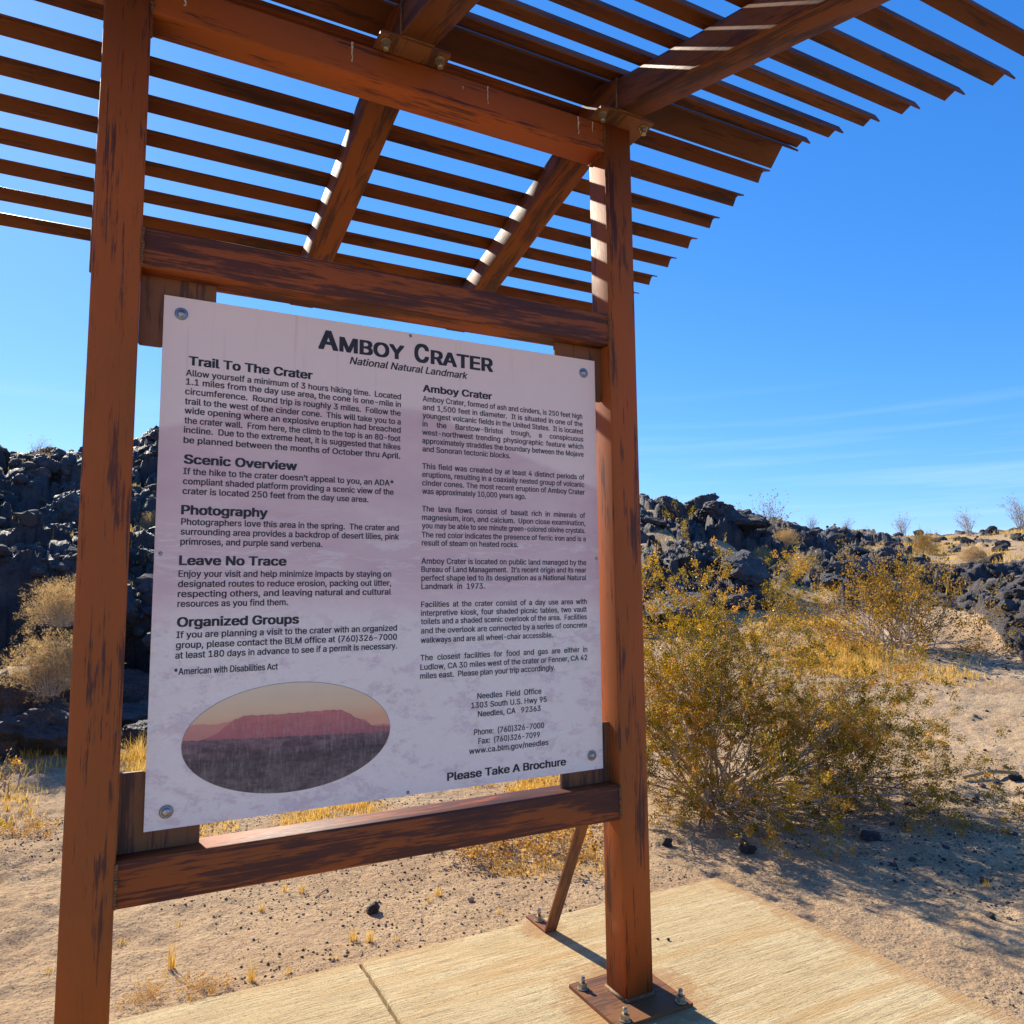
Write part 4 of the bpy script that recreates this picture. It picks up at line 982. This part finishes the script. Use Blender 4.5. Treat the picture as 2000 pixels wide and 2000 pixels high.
def grow(seed, stems, depth=3, step=0.09, wig=0.20, lift=0.05, rad=0.007, leaf_from=0.35, leafn=3, kids=0.55, klen=0.45, kang=0.6, jl=0.02):
    """stems: list of (base, direction, length); returns segments and leaf points"""
    rng = np.random.default_rng(seed); segs = []; lp = []; ld = []
    st = [(np.array(b, float), np.array(d, float)/np.linalg.norm(d), L, 0, rad) for b, d, L in stems]
    while st:
        p, d, L, g, r = st.pop(); n = max(2, int(L/(step*(0.8 if g else 1)))); sl = L/n
        for i in range(n):
            t = i/n; d = d+rng.normal(size=3)*wig*(0.6 if g == 0 else 1.0); d[2] += lift; d /= np.linalg.norm(d); q = p+d*sl
            r0 = r*(1-0.75*t); r1 = r*(1-0.75*(i+1)/n); segs.append((*p, *q, r0, r1))
            if g < depth and t > 0.18 and rng.random() < kids*(1.25 if g == 0 else 1):
                for _ in range(1+(rng.random() < 0.35)):
                    kd = d+rng.normal(size=3)*kang; kd /= np.linalg.norm(kd); st.append((q, kd, L*klen*rng.uniform(0.5, 1.15)*(1-0.35*t), g+1, max(r1*0.62, rad*0.12)))
            if (g >= 3) or (g == 2 and t > leaf_from*0.6) or (g == 1 and t > leaf_from) or (g == 0 and t > 0.7):
                for _ in range(leafn if g < 2 else leafn+2):
                    lp.append(p+(q-p)*rng.random()+rng.normal(size=3)*jl); ld.append(d)
            p = q
    return np.array(segs), np.array(lp), np.array(ld)
def plant(name, leafname, loc, segs, lp, ld, size, leafmat, label, cat, seed, group=None, aspect=1.8, tint=None, sides=4, parent_scale=1.0):
    rng = np.random.default_rng(seed); root = empty(name, loc, label, cat, group); root.empty_display_size = 0.2
    V, F = tubes(segs, sides); t = np.tile(np.clip(rng.random(len(segs))*0.6+segs[:, 6]/max(segs[:, 6].max(), 1e-6)*0.25+0.15, 0, 1), sides)
    a = bpy.data.objects.new('stems', np_mesh('stems', V, F, [STEM], False, t)); COL.objects.link(a); a.parent = root
    if len(lp):
        V, F = leaves(lp, size, rng, aspect, ld); tt = rng.random(len(lp)) if tint is None else tint(lp, rng)
        b = bpy.data.objects.new(leafname, np_mesh(leafname, V, F, [leafmat], False, tt)); COL.objects.link(b); b.parent = root
    return root
def copy_plant(root, loc, scale, rz, label, group=None):
    r = root.copy(); COL.objects.link(r); r.location = loc; r.scale = (scale,)*3 if isinstance(scale, (int, float)) else scale; r.rotation_euler = (0, 0, rz); r['label'] = label
    if group: r['group'] = group
    for c in list(root.children):
        d = c.copy(); COL.objects.link(d); d.parent = r
    return r
RIGHT = np.array([Rv.x, Rv.y, 0]); FWD = np.array([-RIGHT[1], RIGHT[0], 0])
def fan(seed, n, rx, ry, hz, base=0.12, lo=0.10, tilt=0.0, pw=0.75):
    """stems of a vase-shaped bush filling a half ellipsoid; rx along the picture's right, ry in depth, hz up"""
    rng = np.random.default_rng(seed); out = []
    for i in range(n):
        th = rng.uniform(0, 2*math.pi); e = lo+(1-lo)*rng.random()**pw; el = e*math.pi/2
        v = RIGHT*math.cos(th)*math.cos(el)*rx+FWD*math.sin(th)*math.cos(el)*ry+np.array([0, 0, 1])*math.sin(el)*hz+RIGHT*tilt
        L = np.linalg.norm(v)*rng.uniform(0.72, 1.04); b = rng.normal(size=3)*base; b[2] = 0
        out.append((b, v/np.linalg.norm(v)+np.array([0, 0, 0.12]), L))
    return out
# the big creosote bush right of the post
st = fan(21, 44, 1.22, 0.95, 1.12, 0.10, 0.06, 0.10, 0.95)
R_ = lambda a, b, c: RIGHT*a+FWD*b+np.array([0, 0, c])
for v, L in ((R_(-.28, .1, 1.3), 1.50), (R_(-.16, .0, 1.35), 1.55), (R_(-.05, .2, 1.3), 1.42), (R_(.18, .1, 1.1), 1.32), (R_(-.55, .1, 1.0), 1.28), (R_(-.75, 0, .9), 1.2), (R_(.45, 0, 1.0), 1.30), (R_(.9, -.2, .75), 1.3), (R_(1.1, .1, .62), 1.35), (R_(1.2, -.3, .40), 1.35), (R_(1.2, .2, .2), 1.30), (R_(.8, -.5, .15), 1.0), (R_(-.2, -.6, .3), .85), (R_(.3, -.7, .25), .95)): st.append((np.zeros(3), v, L))
segs, lp, ld = grow(22, st, 3, 0.075, 0.13, 0.006, 0.0078, 0.40, 17, 0.76, 0.45, 0.52, 0.011)
keep = lp[:, 2] > 0.015; lp = lp[keep]; ld = ld[keep]; segs[:, 2] = np.maximum(segs[:, 2], 0.004); segs[:, 5] = np.maximum(segs[:, 5], 0.004)
def ctint(lp, rng):
    h = fbm(lp[:, 0]*9+lp[:, 2]*5, lp[:, 1]*9-lp[:, 2]*7, 77, 4); return np.clip(0.33+h*0.95+rng.normal(size=len(lp))*0.16, 0, 1)
BX, BY = 3.23, 1.58
bush = plant('creosote_bush', 'foliage', (BX, BY, gz(BX, BY)-0.02), segs, lp, ld, 0.0125, CREO, 'big open olive and orange creosote bush right of the kiosk post', 'bush', 3, tint=ctint)
bush.scale = (0.93, 0.93, 0.93)
copy_plant(bush, (-1.42, 2.35, gz(-1.42, 2.35)), (0.88, 0.88, 1.05), 2.3, 'creosote bush reaching in from beyond the left edge, casting twig shadows on the sand')
# the mid-distance creosote and the sparse ones on the skyline
segs, lp, ld = grow(32, fan(31, 60, 1.75, 1.2, 1.15, 0.18, 0.10, 0.05, 0.9), 2, 0.12, 0.13, 0.0, 0.010, 0.1, 9, 0.6, 0.42, 0.5, 0.03)
x, y = at(53.9, 12.1); b2 = plant('creosote_bush', 'foliage', (x, y, gz(x, y)-0.05), segs, lp, ld, 0.036, CREO2, 'wide drooping brown green bush in front of the right lava ridge', 'bush', 33)
segs, lp, ld = grow(42, fan(41, 26, 1.0, 0.9, 1.15, 0.06, 0.45, 0.0, 0.8), 2, 0.13, 0.13, 0.04, 0.010, 0.2, 1, 0.5, 0.40, 0.45, 0.03)
x, y = at(46.0, 22.5); b3 = plant('creosote_bush', 'foliage', (x, y, gz(x, y)-0.1), segs, lp, ld, 0.042, CREO2, 'open twiggy bush standing highest on the right skyline, over the lava ridge', 'bush', 43)
b3.scale = (1.15,)*3
sky_b = [(42.4, 22.0, 0.85, 'twiggy bush on the lava skyline nearest the kiosk post'), (51.2, 40, 1.0, 'small twiggy bush on the far skyline beyond the ridge end'), (54.7, 43.5, 1.35, 'bare looking bush on the far skyline above the yellow green shrub'), (58.5, 43.5, 1.5, 'lone wispy bush on the far right skyline'), (61.4, 43, 1.9, 'wispy bush cut by the right edge of the picture on the skyline'), (52.6, 42, 0.8, 'lowest twiggy bush on the far skyline'), (49.0, 30, 0.7, 'little twiggy bush where the ridge meets the far skyline')]
for i, (a, r, s, lab) in enumerate(sky_b):
    x, y = at(a, r); copy_plant(b3, (x, y, gz(x, y)-0.08), s*0.72, 0.9*i+0.7, lab, 'bushes along the skyline')
x, y = at(56.0, 33); copy_plant(b2, (x, y, gz(x, y)-0.1), (0.5, 0.5, 0.75), 1.0, 'dense yellow green shrub on the far rise above the sand')
x, y = at(-5.2, 15.6); copy_plant(b3, (x, y, gz(x, y)), 0.42, 2.2, 'small bare branched bush on the left skyline over the lava slope')

# round blond brush on the left slope
def brushy(seed, n, rx, hz, rad=0.0032, lift=0.0, step=0.06, wig=0.22, leafn=3, depth=2):
    return grow(seed, fan(seed+1, n, rx, rx, hz, 0.05, 0.05, 0, 0.8), depth, step, wig, lift, rad, 0.2, leafn, 0.7, 0.42, 0.6, 0.012)
segs, lp, ld = brushy(51, 120, 0.55, 0.62, leafn=5)
x, y = at(-3.75, 6.95); z = 0.46
br = plant('dry_brush', 'dry_twigs', (x, y, z-0.04), segs, lp, ld, 0.036, BLOND, 'lower of two rounded blond dry brushes on the left lava slope beside the post', 'shrub', 52, aspect=11); br.scale = (0.74,)*3
x, y = at(-3.3, 7.6); copy_plant(br, (x, y, 0.92), (0.66, 0.66, 0.62), 2.0, 'upper of two rounded blond dry brushes on the left lava slope beside the post')
for i, (a, r, s, lab) in enumerate([(58.6, 25, 0.85, 'pale dry brush on the sand slope in the right distance'), (45.6, 19.5, 0.8, 'blond dry brush among the rocks below the tallest skyline bush'), (48.2, 17.5, 0.7, 'rusty blond grass clump among the lava blocks in the middle of the ridge'), (-4.6, 15.2, 0.35, 'small dry shrub near the top of the left lava slope'), (1.9, 13.4, 0.5, 'dry shrub on the lava between the post and the sign'), (47.2, 21, 0.8, 'dry brush behind the lava block in the ridge')]):
    x, y = at(a, r); copy_plant(br, (x, y, gz(x, y)), s, i*1.1, lab)
# low pale cholla-like shrub at the left edge
segs, lp, ld = grow(61, fan(62, 34, 0.34, 0.3, 0.34, 0.10, 0.25, 0, 0.7), 1, 0.05, 0.22, 0.03, 0.011, 0.2, 3, 0.6, 0.45, 0.7, 0.012)
x, y = at(-6.9, 5.75); plant('dry_shrub', 'dry_spines', (x, y, gz(x, y)-0.01), segs, lp, ld, 0.018, BLOND, 'low pale knobbly shrub at the left edge of the sand', 'shrub', 63, aspect=3).scale = (0.72,)*3
# grass
def blades(rng, n, h, spread, lean=0.5, w=0.0022, nseg=3):
    b = rng.normal(size=(n, 3))*spread; b[:, 2] = 0; th = rng.uniform(0, 6.28, n); ln = rng.random(n)*lean; H = h*rng.uniform(0.45, 1.1, n)
    V = []; dx = np.cos(th)*ln; dy = np.sin(th)*ln; sx = -np.sin(th+rng.normal(size=n)*.8)*w; sy = np.cos(th)*w
    for k in range(nseg+1):
        t = k/nseg; cx = b[:, 0]+dx*H*t**1.7; cy = b[:, 1]+dy*H*t**1.7; cz = H*t*(1-0.25*ln*t); f = (1-t)*0.9+0.12
        V.append(np.stack([cx-sx*f, cy-sy*f, cz], 1)); V.append(np.stack([cx+sx*f, cy+sy*f, cz], 1))
    V = np.stack(V, 1).reshape(-1, 3); m_ = 2*(nseg+1); base = (np.arange(n)*m_)[:, None]
    F = np.concatenate([base+np.array([2*k, 2*k+1, 2*k+3, 2*k+2]) for k in range(nseg)], 0); return V, F
def grass_mesh(name, clumps, mat, seed, drop=0.0):
    rng = np.random.default_rng(seed); Vs = []; Fs = []; T = []; b = 0
    P = np.array([(c[0], c[1]) for c in clumps]); Z = ground_z(P[:, 0], P[:, 1])
    for (x, y, n, h, sp, w), z in zip(clumps, Z):
        V, F = blades(rng, n, h, sp, 0.9, w); V = V+np.array([x, y, z-drop]); Vs.append(V); Fs.append(F+b); b += len(V); T.append(np.clip(rng.random(len(F))*0.7+rng.random()*0.3, 0, 1))
    o = link(name, np_mesh(name, np.concatenate(Vs), np.concatenate(Fs), [mat], False, np.concatenate(T))); return o
rg = np.random.default_rng(71); cl = []
def patch(n, a0, a1, r0, r1, nb, h, sp, w, thr=-9, seed=0, lava=False):
    k = 0; t = 0
    while k < n and t < n*30:
        t += 1; x, y = at(rg.uniform(a0, a1), rg.uniform(r0, r1))
        if fbm(np.array([x*1.6]), np.array([y*1.6]), seed, 2)[0] < thr: continue
        if not lava and (lava_mask(np.array([x]), np.array([y]))[0] > 0.4): continue
        cl.append((x, y, int(nb*rg.uniform(.5, 1.4)), h*rg.uniform(.5, 1.3), sp, w)); k += 1
patch(230, 44.5, 53.0, 9.8, 14.3, 26, 0.17, 0.07, 0.006, -0.05, 3)
patch(60, 53, 60, 9.5, 11.8, 16, 0.10, 0.06, 0.005, 0.1, 4)
patch(45, -9, 3.5, 6.0, 7.4, 26, 0.13, 0.05, 0.004, 0.0, 5)
o = grass_mesh('dry_grass', cl, STRAW, 72); tag(o, kind='stuff', label='bright yellow dry grass on the sand before the lava', cat='grass'); cl = []
patch(130, 4.0, 17.5, 4.1, 5.3, 30, 0.062, 0.035, 0.0024, -0.05, 6); patch(120, 23.5, 34.0, 4.1, 5.5, 34, 0.065, 0.04, 0.0026, -0.1, 7); patch(60, 25, 34.0, 3.35, 3.95, 26, 0.035, 0.035, 0.0017, -0.1, 12); patch(26, 1, 4, 5.6, 6.6, 40, 0.16, 0.05, 0.003, -9, 8); patch(30, -9, -4.5, 5.0, 5.9, 22, 0.06, 0.05, 0.0025, -.2, 9)
o = grass_mesh('dry_grass', cl, STRAW, 73); tag(o, kind='stuff', label='low golden dry grass in bands behind the sign', cat='grass'); cl = []
patch(70, -10, 4, 9.5, 16, 22, 0.10, 0.09, 0.005, 0.16, 10, True); patch(90, 52, 64, 24, 44, 40, 0.22, 0.35, 0.010, -0.05, 15, True); patch(110, 36, 64, 16, 40, 22, 0.14, 0.18, 0.009, 0.16, 11, True)
o = grass_mesh('dry_grass', cl, STRAW, 74); tag(o, kind='stuff', label='tufts of dry grass caught among the lava rocks', cat='grass'); cl = []
# leafy dead growth behind the brace
segs, lp, ld = grow(81, fan(82, 34, 0.24, 0.18, 0.12, 0.10, 0.02, 0, 0.9), 2, 0.035, 0.3, 0.0, 0.0018, 0.1, 5, 0.7, 0.5, 0.8, 0.012)
dead = plant('dead_plant', 'dead_leaves', (1.80, 1.30, gz(1.80, 1.30)), segs, lp, ld, 0.017, DEAD, 'low golden brown dead plant on the gravel directly behind the brace', 'plant', 83, aspect=1.6)
for i, (x, y, s, lab) in enumerate([(1.98, 1.42, 1.0, 'golden dead plant seen between the brace and the post'), (1.63, 1.52, 0.95, 'golden dead plant left of the brace, furthest back under the rail'), (0.36, 0.70, 0.27, 'crisp dead plant at the concrete edge left of the joint'), (0.20, 0.73, 0.24, 'crisp dead plant at the concrete edge beside the left post'), (-0.30, 2.8, 0.5, 'flat dead plant on the sand left of the left post'), (2.28, 1.75, 0.9, 'dead plant on the sand right behind the right post')]):
    copy_plant(dead, (x, y, gz(x, y)), s, 1.7*i, lab)
TUFT = [(0.74, 1.44, .045), (0.8, 1.39, .055), (0.62, 1.27, .035), (0.28, 0.92, .10), (0.86, 0.83, .05), (0.91, 0.79, .05), (0.99, 0.75, .03), (1.27, 1.06, .05), (1.21, 1.01, .03), (0.33, 1.32, .03), (0.26, 0.87, .02), (0.5, 0.7, .07), (0.14, 1.27, .03), (1.41, 0.78, .03), (0.76, 0.72, .03), (0.61, 0.69, .03), (2.6, 0.52, .03), (3.35, 0.12, .04), (-0.07, 1.08, .03), (-0.43, 3.3, .08)]
TL = ['by the left end of the stick', 'just right of its twin under the rail', 'alone in the middle of the gravel', 'tallest, a single thin spray near the left post', 'brightest of the pair near the concrete edge', 'right of the brightest tuft near the concrete edge', 'at the concrete edge left of the joint', 'by the tan stone', 'in the gravel right of the dark stone', 'low in the gravel by the left post', 'at the foot of the tall spray', 'pale seeded stalks at the concrete edge', 'beside the left post', 'left of the brace foot', 'on the lip of the concrete', 'under the seeded stalks', 'right of the concrete corner', 'in the bush shadow at the right', 'left of the left post', 'far out on the left sand']
for i, ((x, y, h), lab) in enumerate(zip(TUFT, TL)):
    r_ = np.random.default_rng(900+i); V, F = blades(r_, 34 if h > .03 else 18, h, 0.007, 0.55 if i != 3 else 0.15, 0.0011)
    o = link('grass_tuft', np_mesh('grass_tuft', V, F, [STRAW], False, r_.random(len(F)))); o.location = (x, y, gz(x, y)-0.002)
    tag(o, 'tiny yellow grass tuft, '+lab, 'grass tuft', 'grass tufts in the gravel behind the kiosk')
# two dry sticks
def stick(pts, r, label):
    mb = MB(); P = [Vector((x, y, gz(x, y)+r+dz)) for x, y, dz in pts]
    for a, b in zip(P, P[1:]): mb.cyl(a, b, r, 7, r2=r*0.85)
    o = mb.build('stick', simple('dry_wood', (0.36, 0.25, 0.15), 0.8, 0, 0.3, 90), None); tag(o, label, 'stick')
stick([(0.835, 1.30, 0), (0.865, 1.335, 0.002), (0.90, 1.36, 0.006)], 0.003, 'short dry stick lying on the gravel under the lower rail')
stick([(4.78, 1.12, 0.01), (4.98, 1.05, 0.03), (5.2, 1.02, 0.01)], 0.012, 'weathered branch lying on the sand at the right edge')
